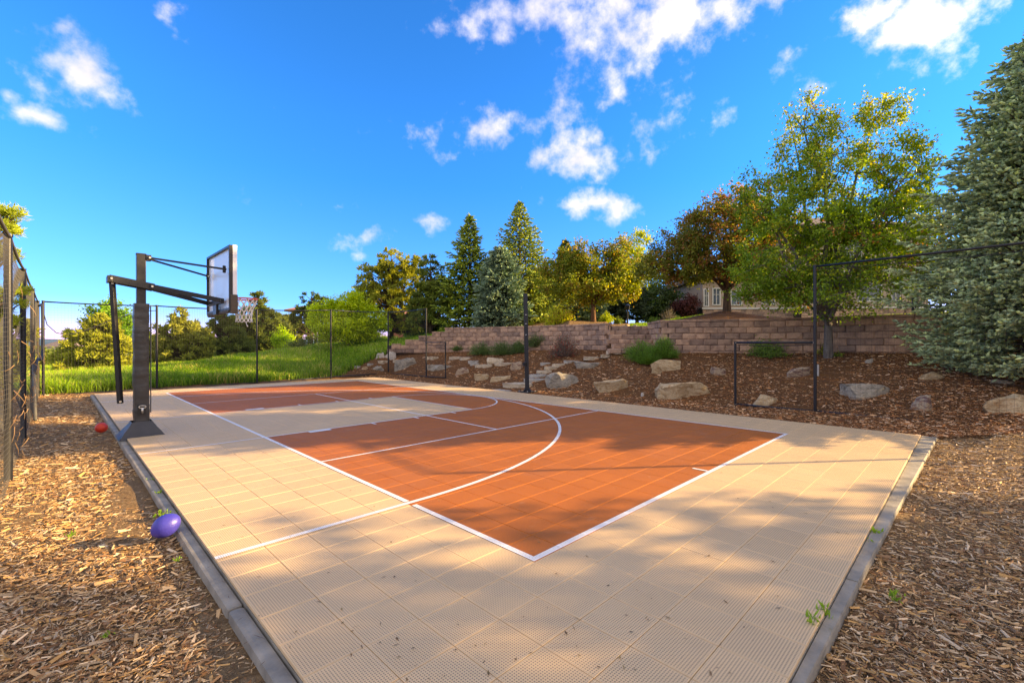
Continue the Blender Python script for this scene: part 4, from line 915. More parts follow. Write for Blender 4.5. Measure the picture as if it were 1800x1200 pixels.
# ------------------------------------------------------------------ boulders and stepping stones
def boulder(name, p_, w, d, h, m_, label, seed, cat='rock', flat=False, rot=0, group=None, sink=.25, tilt=0, sub=3, ang_=.55):
    r = random.Random(seed); bm = bmesh.new(); bmesh.ops.create_icosphere(bm, subdivisions=sub, radius=1)
    pl = [(Vector((r.gauss(0, 1), r.gauss(0, 1), r.gauss(0, .8))).normalized(), r.uniform(.45, .8)) for _ in range(14)]
    off = Vector((seed*3.7, seed*1.3, 0))
    for v in bm.verts:
        q = v.co.copy()
        if flat:
            a = math.atan2(q.y, q.x); rr3 = 1+.16*math.sin(2*a+seed)+.12*math.sin(3*a+seed*2)+.07*math.sin(5*a+seed)
            hxy = math.hypot(q.x, q.y); k = min(1, hxy*1.5)/max(hxy, 1e-4) if hxy > .01 else 1
            q = Vector((q.x*k*rr3, q.y*k*rr3, max(-.8, min(.8, q.z*2.2))))
            q += Vector((0, 0, noise.noise(q*2.5+off)*.22)); q.xy *= 1+noise.noise(q*3+off)*.08
        else:
            for n_, dd in pl:
                t = q.dot(n_)-dd
                if t > 0: q -= n_*t*ang_*1.5
            q *= 1+noise.noise(q*1.3+off)*.38+noise.noise(q*3.1+off)*.2
            q.z = min(q.z, .50+.12*noise.noise(q*2+off)+.1*q.x*(1 if seed % 2 else -1))
            q.z += .05*math.floor(q.z*5+noise.noise(q+off)*2)/3
            q += Vector((1, 1, 1))*noise.noise(q*7+off)*.035
        v.co = q
    xs = [v.co for v in bm.verts]; ex = max(abs(v.x) for v in xs); ey = max(abs(v.y) for v in xs); ez = max(v.z for v in xs)
    for v in bm.verts: v.co = Vector((v.co.x/ex*w/2, v.co.y/ey*d/2, v.co.z/ez*h*(1 if v.co.z > 0 else 1)))
    for f in bm.faces: f.smooth = True
    me = bpy.data.meshes.new(name); bm.to_mesh(me); bm.free(); me.materials.append(m_)
    o = bpy.data.objects.new(name, me); COL.objects.link(o); o.location = p_; o.rotation_euler = (tilt, 0, rot)
    tag(o, label, cat, group); flat_shade_auto(o, 32); return o
G_, T_, P2_, W_, FL, FG = M_ROCKG, M_ROCKT, M_ROCKP, M_ROCKW, M_FLAG, M_FLAGG
RK = [(668, 630, 15, 14, W_, 'small rounded pale boulder at the grass edge, left of a bigger pale one'), (683, 630, 24, 17, W_, 'bigger pale boulder where the tan wall ends at the grass'),
      (713, 646, 40, 24, G_, 'big grey green boulder between the two far fence posts'), (665, 651, 29, 10, G_, 'low grey rock left of the far corner post'), (640, 650, 16, 6, T_, 'tan rock lying at the edge of the grass bank'),
      (772, 650, 52, 12, G_, 'long flat greenish boulder crossing the low far fence frame'), (811, 659, 30, 15, P2_, 'dark slanted rock right of the low far fence frame'),
      (849, 668, 32, 13, T_, 'cream ledge rock, the left one of a touching pair'), (880, 670, 36, 11, T_, 'brown ledge rock, the right one of a touching pair'),
      (871, 639, 30, 12, FL, 'cream block shaped rock below the lavender row'), (908, 650, 25, 16, P2_, 'dark purple rock just left of the black post'),
      (992, 679, 64, 30, G_, 'big grey wrinkled boulder right of the stepping stones'), (1081, 687, 70, 25, T_, 'tan orange boulder right of the big grey wrinkled one'),
      (1031, 647, 60, 13, G_, 'long low grey rock along the upper stepping stones'), (1172, 652, 52, 23, T_, 'tan boulder with a grey top below the juniper mounds'),
      (1264, 660, 25, 16, P2_, 'small pinkish rock in the middle of the mulch slope'), (1204, 695, 104, 28, T_, 'longest boulder, cream and purple, left of the low fence panel'),
      (1130, 699, 7, 9, W_, 'fist sized grey stone in the mulch near the court edge'), (1402, 664, 46, 21, P2_, 'green and purple rock seen through the low fence panel'),
      (1351, 712, 52, 20, T_, 'cream yellow block rock behind the bottom rail of the low fence panel'), (1530, 640, 19, 9, W_, 'small smooth pale stone below the brown wall'),
      (1523, 698, 82, 26, G_, 'wide pale grey boulder right of the tall fence post'), (1627, 721, 60, 30, P2_, 'purple and rust boulder below the spruce'),
      (1646, 669, 54, 15, T_, 'orange tan block under the spruce branches'), (1785, 728, 90, 38, T_, 'large layered orange boulder at the right edge of the photo'), (1768, 678, 44, 9, G_, 'flat grey rock half hidden under the spruce'),
      (1100, 571, 18, 9, T_, 'brown rock at the stair head beside the mulch mound'), (1117, 574, 22, 8, G_, 'flat rock at the stair head next to the lawn')]
for i, (px, py, wp, hp_, m_, lb) in enumerate(RK):
    if px in (1100, 1117): p_ = at(px, 20.5); 
    else: p_ = hit(px, py-1.5)
    sc = p_.y/F; sl = .0
    boulder('boulder' if wp > 20 else 'rock', p_+Vector((0, .10*wp*sc, -.16*hp_*sc)), wp*sc*1.04, wp*sc*.62, hp_*sc*(.84 if px < 800 else .96), m_, lb, i+3, rot=rnd.uniform(-.25, .25), ang_=.6)
FS = [(672, 637, 20, 'thin pale flagstone below the two pale boulders'), (697, 635, 16, 'small flagstone left of the far tall post'), (759, 630, 24, 'thin flagstone behind the low far fence frame'),
      (627, 646, 14, 'small grey flagstone nearest the grass bank'), (650, 642, 14, 'small flagstone between the grass and the grey low rock'), (800, 630, 22, 'thin flagstone left of the middle of the upper path'), (819, 631, 24, 'long thin flagstone touching the previous thin one on its right'),
      (831, 637, 22, 'thick grey flagstone below the lavender row'), (834, 641, 18, 'low flagstone just under the thick grey one'), (851, 644, 34, 'slanting cream flagstone left of the cream block'), (885, 641, 34, 'buried tan flagstone left of the black post'),
      (958, 641, 20, 'small grey flagstone right of the black post'), (983, 643, 26, 'cream flagstone in the middle of the stepping stone path'), (1001, 637, 24, 'thick grey flagstone above the big wrinkled boulder'),
      (969, 648, 30, 'cream stepping stone, fifth step up from the court'), (957, 655, 30, 'cream stepping stone, fourth step up from the court'), (947, 662, 34, 'grey stepping stone, third step up from the court'), (939, 669, 46, 'pale grey stepping stone, second step up from the court'),
      (912, 680, 62, 'thick cream slab behind the foot of the black post'), (889, 686, 54, 'flat grey slab at the edge of the court left of the black post'), (1042, 631, 44, 'long cream flagstone near the top of the path'), (1070, 627, 30, 'cream flagstone second from the stairs'), (1082, 621, 32, 'topmost thin flagstone at the foot of the stairs')]
for i, (px, py, wp, lb) in enumerate(FS):
    p_ = hit(px, py); sc = p_.y/F; hh = 9*sc if py > 672 and px > 900 else (2.5*sc if px == 889 else 4.2*sc)
    boulder('stepping_stone', p_+Vector((0, .05, -.01 if px == 889 else .01)), wp*sc, wp*sc*.62+.1, hh*.75, FG if 'grey' in lb else FL, lb, i+50, 'stone', True, rnd.uniform(-.12, .12))

# ------------------------------------------------------------------ fences and nets
def cw(u, v, z=0):
    x, y = uv2w(u, v); return Vector((x, y, z))
def net(name, a, b_, z0f, z1f, pitch, r_, m_, root, sag=0.0, bulge=0.0, seed=1, topsag=.0):
    """woven net between two posts: vertical and horizontal cords"""
    d = b_-a; L = d.length; nx = int(L/pitch); nv = 3; rs = random.Random(seed); ph = rs.uniform(0, 6); dirn = d.normalized(); nn = Vector((-dirn.y, dirn.x, 0))
    H = z1f; zs = np.arange(0, H-z0f, pitch)
    def P_(s_, z):
        t = s_/L; zz = z0f+(z-z0f)*(1-topsag*math.sin(math.pi*t)/H)
        off = bulge*math.sin(math.pi*t)*math.sin(math.pi*(z-z0f)/(H-z0f))*(1+.4*math.sin(ph+5*t+2*z))
        return a+dirn*s_+nn*off+Vector((0, 0, zz))
    V, Fc = [], []
    def ribbon(pts):
        n0 = len(V)
        for i, p_ in enumerate(pts):
            tg = (pts[min(i+1, len(pts)-1)]-pts[max(i-1, 0)]).normalized(); s1 = tg.cross(nn).normalized()*r_; s2 = nn*r_
            V.extend([p_+s1, p_-s1*.5+s2*.87, p_-s1*.5-s2*.87])
        for i in range(len(pts)-1):
            q = n0+3*i; Fc.extend([(q, q+1, q+4, q+3), (q+1, q+2, q+5, q+4), (q+2, q, q+3, q+5)])
    nseg = 1 if bulge == 0 else 10
    for i in range(nx+1): ribbon([P_(min(L, i*pitch), z0f+(H-z0f)*k/nseg) for k in range(nseg+1)])
    nseg2 = 1 if (bulge == 0 and topsag == 0) else 14
    for z in zs: ribbon([P_(L*k/nseg2, z0f+z) for k in range(nseg2+1)])
    inv = root.location; V = np.array([tuple(v-inv) for v in V]); o = npmesh(name, V, np.array(Fc), m_, root); o['kind'] = 'stuff'; return o
def post(root, p_, z0, z1, r_=.032, m_=None, name='post', lean=(0, 0)):
    mb = MB(); inv = root.location; a = p_+Vector((0, 0, z0))-inv; mb.tube([a, p_+Vector((lean[0], lean[1], z1))-inv], r_, 12)
    o = mb.build(name, m_ or M_FENCE, root, True); flat_shade_auto(o, 50)
    c = MB(); q = p_+Vector((lean[0], lean[1], z1))-inv; c.tube([q+Vector((0, 0, -.015)), q+Vector((0, 0, .01))], r_*1.18, 12); c.build('post_cap', m_ or M_FENCE, root); return o
def rail(root, a, b_, r_=.024, m_=None, name='rail', sag=0, n=1):
    mb = MB(); inv = root.location; pts = [a.lerp(b_, k/n)-inv+Vector((0, 0, -sag*4*(k/n)*(1-k/n))) for k in range(n+1)]; mb.tube(pts, r_, 8); return mb.build(name, m_ or M_FENCE, root, True)
# tall fence on the right, towards the viewer
r_ = empty('fence', cw(FENU, 5.7)); tag(r_, 'tall black netted fence reaching from the low panel to the right edge of the photo', 'fence')
zt = 3.08
post(r_, cw(FENU, 5.7), -.1, zt, .030); post(r_, cw(FENU+.1, -9.5), -.1, zt+.06, .030)
rail(r_, cw(FENU, 5.7, zt-.02), cw(FENU+.1, -9.5, zt+.05), .022); rail(r_, cw(FENU, 5.7, .045), cw(FENU, -.5, .03), .022, name='bottom_rail')
rail(r_, cw(FENU, 5.7, zt-.07), cw(FENU+.1, -9.5, zt-.03), .006, name='top_cord', sag=.07, n=12)
net('netting', cw(FENU, 5.7), cw(FENU+.1, -9.5), .0, zt-.06, .085, .0013, M_NET, r_)
cl = MB(); q = cw(FENU, 5.7)-r_.location+Vector((.035, -.03, 0)); cl.box((q.x-.015, q.y-.015, .78), (q.x+.02, q.y+.02, 1.02), None, .004); cl.build('net_clamp', M_GALV, r_)
# low panel next to it
r_ = empty('low_fence', cw(FENU, 10.9)); tag(r_, 'low black fence panel left of the tall fence post in front of the brown wall', 'fence')
post(r_, cw(FENU, 10.9), .0, 1.49, .027); rail(r_, cw(FENU, 10.9, 1.475), cw(FENU, 5.82, 1.475), .024, name='top_rail'); rail(r_, cw(FENU, 10.9, .04), cw(FENU, 5.82, .04), .024, name='bottom_rail')
rail(r_, cw(FENU, 10.7, 1.43), cw(FENU, 5.9, 1.43), .006, name='top_cord', sag=.03, n=10)
net('netting', cw(FENU, 10.9), cw(FENU, 5.9), .06, 1.44, .085, .0009, M_NET, r_)
for vv in (10.9, 5.85):
    for z in (1.475, .04): mb = MB(); q = cw(FENU, vv, z)-r_.location; mb.tube([q+Vector((0, -.036, 0)), q+Vector((0, -.026, 0))], .010, 8); mb.build('bolt', M_ZINC, r_)
# far low frame
r_ = empty('low_fence', cw(FENU, 52.6)); tag(r_, 'small low black fence frame at the far end, right of the last tall post', 'fence')
post(r_, cw(FENU+.4, 48.3), .0, 1.52, .027); rail(r_, cw(FENU+.4, 48.3, 1.5), cw(FENU, 52.5, 1.5), .022, name='top_rail'); rail(r_, cw(FENU+.4, 48.3, .05), cw(FENU, 52.5, .03), .022, name='bottom_rail')
rail(r_, cw(FENU+.4, 48.5, 1.45), cw(FENU, 52.4, 1.45), .008, name='top_cord', sag=.08, n=8); net('netting', cw(FENU+.4, 48.3), cw(FENU, 52.5), .06, 1.46, .085, .0012, M_NET, r_)
# far tall fence: corner at the wall side, along the far end, to the left corner
r_ = empty('fence', cw(FENU, FENV)); tag(r_, 'tall black netted fence along the far end, before the grass bank', 'fence')
fu = [(FENU+.3, 52.7, 2.97), (34.6, 63.2, 2.98), (25.0, 62.2, 2.92), (15.6, 62.6, 2.80), (5.4, 62.6, 2.78), (-3.5, 62.5, 2.76)]
for i, (u, v, h_) in enumerate(fu): post(r_, cw(u, v), -.15, h_, .034 if i else .030)
for (u, v, h_), (u2, v2, h2) in zip(fu, fu[1:]):
    a, c_ = cw(u, v), cw(u2, v2); rail(r_, a+Vector((0, 0, h_-.02)), c_+Vector((0, 0, h2-.02)), .020, sag=.025, n=8)
    zb = .02 if u > 20 else -.06; rail(r_, a+Vector((0, 0, zb)), c_+Vector((0, 0, zb if u2 > 20 else -.08)), .024, name='bottom_rail')
    net('netting', a, c_, zb, min(h_, h2)-.03, .075, .0018, M_NET, r_, seed=int(u+9))
a = cw(-3.5, 62.5, 2.45); b2 = cw(5.4, 62.6, 2.6); mb = MB(); mb.tube([a-r_.location]+[a.lerp(b2, t)-r_.location+Vector((0, 0, -.75*math.sin(math.pi*min(1, t*1.0)**.55)*(1-t)*1.25)) for t in np.linspace(.03, .97, 14)]+[b2-r_.location], .012, 5); mb.build('sagging_cable', M_NET, r_, True)
# left fence
r_ = empty('fence', cw(FLU, 40)); tag(r_, 'tall weathered fence with sagging grey netting left of the court', 'fence')
lv = [62.0, 48.0, 35.0, 24.0, 14.0]
for i, v in enumerate(lv): post(r_, cw(FLU-.05, v), -.15, 2.74, .038, M_FENCE, lean=((0, 0) if i != 2 else (-.06, .05)))
for v, v2 in zip(lv, lv[1:]):
    rail(r_, cw(FLU, v, 2.72), cw(FLU, v2, 2.72), .018, sag=.05, n=8, m_=M_NETG)
    net('netting', cw(FLU, v), cw(FLU, v2), -.08, 2.70, .055, .0017, M_NETG, r_, bulge=-.22 if v < 60 else -.1, seed=int(v), topsag=.12)
mb = MB(); q = cw(FLU+.25, 41.5, -.05)-r_.location; mb.tube([q, cw(FLU-.1, 51, 1.5)-r_.location], .028, 8); mb.build('leaning_brace', M_NETG, r_, True)
mb = MB()
for k in range(130):
    v = rnd.uniform(20, 61); z = rnd.uniform(.1, 2.3)*rnd.uniform(.5, 1); p_ = cw(FLU+.25+rnd.uniform(-.1, .2), v, z)-r_.location; d = Vector((rnd.gauss(0, .06), rnd.gauss(0, .06), -rnd.uniform(.04, .16)))
    mb.tube([p_, p_+d*.5+Vector((.012, 0, 0)), p_+d], [.004, .003, .001], 3, False)
o = mb.build('caught_twigs', plain('dead_needle', (.30, .18, .09), .8), r_); o['kind'] = 'stuff'
mb = MB(); pts = [cw(FLU+.15+.2*math.sin(t*2), 62-t*9, 2.6-1.2*t+.3*math.sin(t*5))-r_.location for t in np.linspace(0, 1.7, 22)]; mb.tube(pts, .03, 6); mb.build('gathered_net', M_NET, r_, True)

# ------------------------------------------------------------------ basketball hoop (court axes: x into the court, y along the baseline)
hoop = empty('basketball_hoop', M=CM @ Matrix.Translation((.66*T, 29.5*T, 0))); tag(hoop, 'black padded basketball hoop with clear backboard and white net at the left of the court', 'basketball hoop')
pw = .060
mb = MB(); mb.box((-pw, -pw, .0), (pw, pw, 2.93), None, .006); pole = mb.build('pole', M_BLACK, hoop)
mb = MB(); mb.box((-pw-.005, -pw-.005, 2.93), (pw+.005, pw+.005, 2.945), None, .003); mb.build('pole_cap', M_BLACK, hoop)
# pad: soft box with sagging folds
def soft_box(x0, x1, y0, y1, z0, z1, nz, amp, seed):
    ring = []; n = 4; 
    for i in range(n): ring.append((x0+(x1-x0)*i/n, y0, 0, -1))
    for i in range(n): ring.append((x1, y0+(y1-y0)*i/n, 1, 0))
    for i in range(n): ring.append((x1-(x1-x0)*i/n, y1, 0, 1))
    for i in range(n): ring.append((x0, y1-(y1-y0)*i/n, -1, 0))
    V = []; N_ = len(ring)
    for k in range(nz+1):
        z = z0+(z1-z0)*k/nz
        for j, (x, y, nx_, ny_) in enumerate(ring):
            corner = j % n == 0; w_ = noise.noise(Vector((x*5+seed, y*5, z*7)))*amp+(noise.noise(Vector((seed, x*2+y*2, z*22)))*amp*.8)
            if corner: w_ *= .2; x += -.008 if x > 0 else .008; y += -.008 if y > 0 else .008
            V.append((x+nx_*w_, y+ny_*w_, z))
    f = [(k*N_+j, k*N_+(j+1) % N_, (k+1)*N_+(j+1) % N_, (k+1)*N_+j) for k in range(nz) for j in range(N_)]; f += [tuple(range(N_))[::-1], tuple(range(nz*N_, nz*N_+N_))]
    mb = MB(); mb.add(V, f); return mb
pad = soft_box(-.102, .102, -.102, .102, .20, 2.13, 70, .011, 3).build('pole_pad', M_PAD, hoop, True); flat_shade_auto(pad, 50)
mb = MB(); mb.box((.113, -.112, .35), (.119, -.02, 2.1)); mb.build('pad_flap', plain('grey_edge', (.16, .15, .14), .6), pad)  # lighter grey strip on the court side of the pad
sk = MB(); V = []; N_ = 24
for k in range(7):
    t = k/6; hw = .30+(.13-.30)*(t**.8); z = .225*t-.03*(1-t)
    for j in range(N_):
        a = 2*math.pi*j/N_+math.pi/4; c_, s_ = math.cos(a), math.sin(a); m_ = max(abs(c_), abs(s_)); f_ = .03*math.sin(j*2.1+k*.8)*(1-t)*t*4*.35
        V.append((c_/m_*(hw+f_), s_/m_*(hw+f_), z+.012*math.sin(j*3.3)*(1-t)))
fs = [(k*N_+j, k*N_+(j+1) % N_, (k+1)*N_+(j+1) % N_, (k+1)*N_+j) for k in range(6) for j in range(N_)]; sk.add(V, fs)
sko = sk.build('base_cover', M_PAD, hoop, True); flat_shade_auto(sko, 40)
# handle plate on the viewer's face of the pad
mb = MB(); mb.box((-.055, -.124, .34), (.055, -.108, .50), None, .004); hpz = mb.build('handle_plate', M_BLACK, hoop)
mb = MB(); mb.tube([(-.036, -.150, .478), (-.046, -.150, .462), (-.036, -.150, .446), (0, -.152, .442), (.036, -.150, .446), (.046, -.150, .462), (.036, -.150, .478), (0, -.15, .482), (-.036, -.150, .478)], .008, 8)
mb.tube([(0, -.148, .445), (0, -.150, .40), (0, -.146, .355)], [.020, .016, .012], 8); mb.tube([(0, -.165, .40), (0, -.14, .40)], .014, 10); mb.build('crank_handle', M_ZINC, hpz, True)
# parallelogram arms
XB = 3.60*T          # back of the backboard frame, from the pole axis
def arm(name, a, b_, w, h, kids=True):
    mb = MB(); mb.beam(a, b_, w, h, .004); o = mb.build(name, M_BLACK, hoop)
    if kids:
        for p_ in (a, b_):
            d = (Vector(b_)-Vector(a)).normalized(); q = Vector(p_)+d*(.03 if p_ is a else -.03); bb = MB(); bb.tube([q+Vector((0, -w/2-.012, 0)), q+Vector((0, -w/2+.001, 0))], .016, 8); bb.build('bolt', M_ZINC, o)
    return o
arm('side_plate', (-.40, -.125, 2.50), (.16, -.125, 2.405), .018, .105); arm('side_plate', (-.40, .125, 2.50), (.16, .125, 2.405), .018, .105, False)
arm('lower_arm', (.10, -.135, 2.415), (XB-.04, -.46, 2.215), .035, .075); arm('lower_arm', (.10, .135, 2.415), (XB-.04, .46, 2.215), .035, .075)
arm('upper_arm', (.08, -.06, 2.885), (XB-.02, -.60, 2.74), .022, .032); arm('upper_arm', (.08, .06, 2.885), (XB-.02, .60, 2.74), .022, .032)
arm('counter_rod', (-.355, 0, 2.46), (-.26, 0, .53), .060, .060)
mb = MB(); mb.box((-.42, -.135, 2.44), (-.36, .135, 2.54), None, .005); mb.build('yoke', M_BLACK, hoop)
mb = MB(); mb.box((.06, -.07, 2.84), (.13, .07, 2.93), None, .004); mb.build('arm_bracket', M_BLACK, hoop)
# backboard
HB, ZB0, ZB1 = .80, 2.03, 3.13
bb = empty('backboard'); bb.parent = hoop; bb.location = (XB, 0, 0)
mb = MB()
for s_ in (-1, 1): mb.box((-.03, s_*HB-.02, ZB0), (.022, s_*HB+.02, ZB1), None, .004)
mb.box((-.03, -HB+.022, ZB1-.04), (.022, HB-.022, ZB1), None, .004); mb.box((-.03, -HB+.022, ZB0), (.022, HB-.022, ZB0+.05), None, .004); mb.build('frame', M_BLACK, bb)
for y_ in (-.60, .60): mb = MB(); mb.box((-.075, y_-.02, 2.68), (-.031, y_+.02, 2.80), None, .004); mb.build('hanger_bracket', M_BLACK, bb)
mb = MB(); mb.box((-.08, -.5, 2.17), (-.031, .5, 2.25), None, .005); mb.box((-.07, -.12, 1.99), (-.031, .12, 2.17), None, .005); mb.build('back_brace', M_BLACK, bb)
mb = MB(); mb.box((.003, -HB+.02, ZB0+.05), (.014, HB-.02, ZB1-.04)); mb.build('panel', M_GLASS, bb)
mb = MB()
for s_ in (-1, 1): mb.box((.0235, s_*(HB-.035)-.05, 2.28), (.030, s_*(HB-.035)+.05, ZB1+.004), None, .002)
mb.box((.0235, -HB+.07, ZB1-.06), (.029, HB-.07, ZB1+.004), None, .002); mb.build('white_border', M_WHITE, bb)
for s_ in (-1, 1):
    mb = MB(); mb.box((.0235, min(s_*(HB+.021), s_*(HB-.012)), 2.30), (.088, max(s_*(HB+.021), s_*(HB-.012)), ZB1+.006), None, .003); mb.build('white_edge', M_WHITE, bb)
mb = MB(); mb.box((-.035, -HB+.04, ZB0-.035), (.04, HB-.04, ZB0+.02), None, .01); M_FOAM = plain('brown_foam', (.085, .065, .045), .7, 0, .2, 12, .3); mb.build('edge_padding', M_FOAM, bb)
for s_ in (-1, 1):
    mb = MB(); mb.box((-.012, s_*HB-.038, ZB0-.05), (.096, s_*HB+.038, 2.299), None, .01); mb.build('corner_padding', M_FOAM, bb)
mb = MB()
for (y0, y1, z0, z1) in ((-.30, -.255, 2.33, 2.78), (.255, .30, 2.33, 2.78), (-.255, .255, 2.735, 2.78), (-.255, .255, 2.33, 2.37)): mb.box((.0145, y0, z0), (.0165, y1, z1))
mb.build('target_square', M_WHITE, bb)
RZ, RX = 2.305, .022+.15+.228
rim = empty('rim'); rim.parent = hoop; rim.location = (XB, 0, 0)
mb = MB(); mb.tube([(RX+.228*math.cos(a),   .228*math.sin(a), RZ) for a in np.linspace(0, 2*math.pi, 41)], .0135, 8, False); mb.build('ring', M_RED, rim, True)
mb = MB(); mb.box((.035, -.09, RZ-.11), (.045, .09, RZ+.02), None, .003); mb.box((.045, -.07, RZ-.018), (.19, .07, RZ-.008), None, .002); mb.beam((.05, -.05, RZ-.09), (.20, -.08, RZ-.012), .008, .02); mb.beam((.05, .05, RZ-.09), (.20, .08, RZ-.012), .008, .02); mb.build('mount', M_RED, rim)
mb = MB(); rs_ = [(0, .222), (.09, .19), (.17, .155), (.25, .135), (.33, .125), (.40, .135)]
for k in range(12):
    for sg in (-1, 1):
        pts = []
        for i, (dz, rr4) in enumerate(rs_):
            a = 2*math.pi*(k+sg*.5*i)/12; pts.append((RX+rr4*math.cos(a), rr4*math.sin(a), RZ-.01-dz))
        mb.tube(pts, .0075, 5, False)
for k in range(12):
    a0 = 2*math.pi*(k+.5)/12; a1 = 2*math.pi*(k+1.5)/12; am = (a0+a1)/2; mb.tube([(RX+.135*math.cos(a0), .135*math.sin(a0), RZ-.41), (RX+.135*math.cos(am), .135*math.sin(am), RZ-.43), (RX+.135*math.cos(a1), .135*math.sin(a1), RZ-.41)], .006, 5, False)
mb.tube([(RX, -.12, RZ-.42), (RX+.01, -.12, RZ-.47), (RX+.03, -.125, RZ-.52)], [.007, .007, .010], 5); mb.build('net', M_CORD, rim, True)

# ------------------------------------------------------------------ black post on the far side of the court
q = cw(30.55, 29.25); np_ = empty('black_post', (q.x, q.y, -.03), math.atan2(EU[1], EU[0])); tag(np_, 'plain black square post with a winch at the far side of the court', 'post')
mb = MB(); mb.beam((0, 0, .02), (-.02, .05, 3.0), .125, .125, .006); mb.build('pole', M_FENCE, np_)
mb = MB(); mb.box((-.22, -.22, .02), (.22, .22, .045), None, .004); mb.beam((-.14, 0, .045), (-.06, 0, .16), .02, .04); mb.beam((.14, 0, .045), (.06, 0, .16), .02, .04); mb.beam((0, -.14, .045), (0, -.06, .16), .04, .02); mb.build('base_plate', M_BLACK, np_)
mb = MB()
for x, y in ((-.17, -.17), (.17, -.17), (-.17, .17), (.17, .17)): mb.tube([(x, y, .045), (x, y, .075)], .016, 6)
mb.build('anchor_bolts', M_GALV, np_)
mb = MB(); mb.box((-.13, -.06, .80), (-.068, .05, .93), None, .008); mb.tube([(-.19, 0, .87), (-.10, 0, .87)], .03, 10); mb.tube([(-.18, 0, .87), (-.2, -.06, .97)], .008, 6); mb.build('winch', M_BLACK, np_)
mb = MB()
for z in (1.75, 2.08, 2.35): mb.tube([(-.095, -.03, z), (-.05, -.03, z)], .016, 6)
mb.build('eye_bolts', M_GALV, np_)

# ------------------------------------------------------------------ balls
def ellipsoid(name, c_, rx, ry, rz, m_, label, rot, cat, seg=40):
    bm = bmesh.new(); bmesh.ops.create_uvsphere(bm, u_segments=seg, v_segments=seg//2, radius=1)
    for v in bm.verts:
        z = v.co.z; k = 1-.10*abs(z)**2 if name == 'football' else 1; v.co = Vector((v.co.x*rx*k, v.co.y*ry*k, z*rz))
    for f in bm.faces: f.smooth = True
    me = bpy.data.meshes.new(name); bm.to_mesh(me); bm.free(); me.materials.append(m_); o = bpy.data.objects.new('ball_skin', me); COL.objects.link(o)
    root = empty(name, c_); root.rotation_euler = rot; tag(root, label, cat); o.parent = root; return root
fbz = -.055+.082; k_ = 3.66
foot = ellipsoid('football', at(291, k_, fbz), .086, .086, .105, M_BALL, 'purple foam football resting against the left kerb', Vector((.72, .42, .52)).to_track_quat('Z', 'Y').to_euler(), 'ball')
mb = MB(); 
for k in range(3): mb.tube([(.0888*math.cos(a), .0888*math.sin(a), 0) for a in np.linspace(-.25+.0*k, .25, 6)], .0, 4) if False else None
mb.tube([(.0905*math.cos(.02*j-.1)*math.sqrt(max(0, 1-(z/.128)**2)), .0905*math.sin(.02*j-.1)*math.sqrt(max(0, 1-(z/.128)**2)), z) for j, z in enumerate(np.linspace(-.05, .05, 8))], .0035, 5); mb.build('lacing', M_BALL, foot, True)
rb_ = ellipsoid('ball', at(178, 7.9, -.055+.085), .088, .088, .088, M_RBALL, 'small red rubber ball on the mulch left of the hoop', (0, 0, 0), 'ball', 32)
mb = MB(); mb.tube([(.0886*math.cos(a), .0886*math.sin(a), 0) for a in np.linspace(0, 2*math.pi, 40)], .0016, 4, False); mb.build('seam', M_RBALL, rb_, True)

# ------------------------------------------------------------------ sprouts at the kerb, litter on the court
def sprout(px, py, w, h, label, z=-.06):
    Y = (CAMH-z)*F/(py-CY); p_ = Vector(((px-900)/F*Y, Y, z)); root = tree_root('weed', p_, label, 'weed', 'green weeds in the bark mulch'); n = 26
    V, Fc, C = blades(np.stack([RG.normal(0, w*.22, n), RG.normal(0, w*.22, n), RG.uniform(0, h*.5, n)], 1), unit(n)*.6+np.array([0, 0, .9]), h*RG.uniform(.35, .7, n), w*.16*RG.uniform(.6, 1.2, n), np.tile(np.array([.09, .17, .02]), (n, 1))*RG.uniform(.7, 1.3, (n, 1)), np.tile(np.array([.17, .28, .04]), (n, 1)), False)
    npmesh('leaves', V, Fc, M_LEAF, root, col=C); mb = MB()
    for k in range(4): a = rnd.uniform(0, 6); mb.tube([(0, 0, 0), (w*.15*math.cos(a), w*.15*math.sin(a), h*.6)], .0015, 3)
    mb.build('stems', plain('weed_stem', (.12, .16, .04), .7), root)
for px, py, w, h, lb in ((124, 944, .07, .06, 'small green sprout alone in the left mulch'), (286, 908, .14, .07, 'green sprout just behind the purple football'), (279, 870, .07, .06, 'small sprout at the left kerb above the football'), (266, 846, .06, .05, 'tiny yellowish sprout higher along the left kerb'),
                         (224, 776, .12, .06, 'green weed at the foot of the hoop cover'), (310, 985, .06, .03, 'tiny sprout below the football'), (186, 1118, .05, .03, 'tiny sprout in the lower left mulch'),
                         (1427, 1108, .10, .12, 'taller weed at the right kerb near the bottom of the photo'), (1450, 1090, .09, .11, 'weed just above the taller one at the right kerb'), (1532, 943, .14, .08, 'green weed halfway along the right kerb'), (1526, 958, .10, .05, 'low weed below the one halfway along the right kerb'),
                         (1573, 1058, .08, .08, 'small green seedling alone in the right mulch'), (1500, 995, .07, .04, 'tiny yellow green sprout by the right kerb')):
    sprout(px, py, w, h, lb)
mb = MB(); lit = []
for k in range(260):
    px = rnd.uniform(200, 1620); py = rnd.uniform(700, 1200)**1.0; Y = CAMH*F/(py-CY); x = (px-900)/F*Y; u, v = w2uv(x, Y)
    if not (0 < u < 29.5 and 0 < v < 58): continue
    lit.append((x, Y))
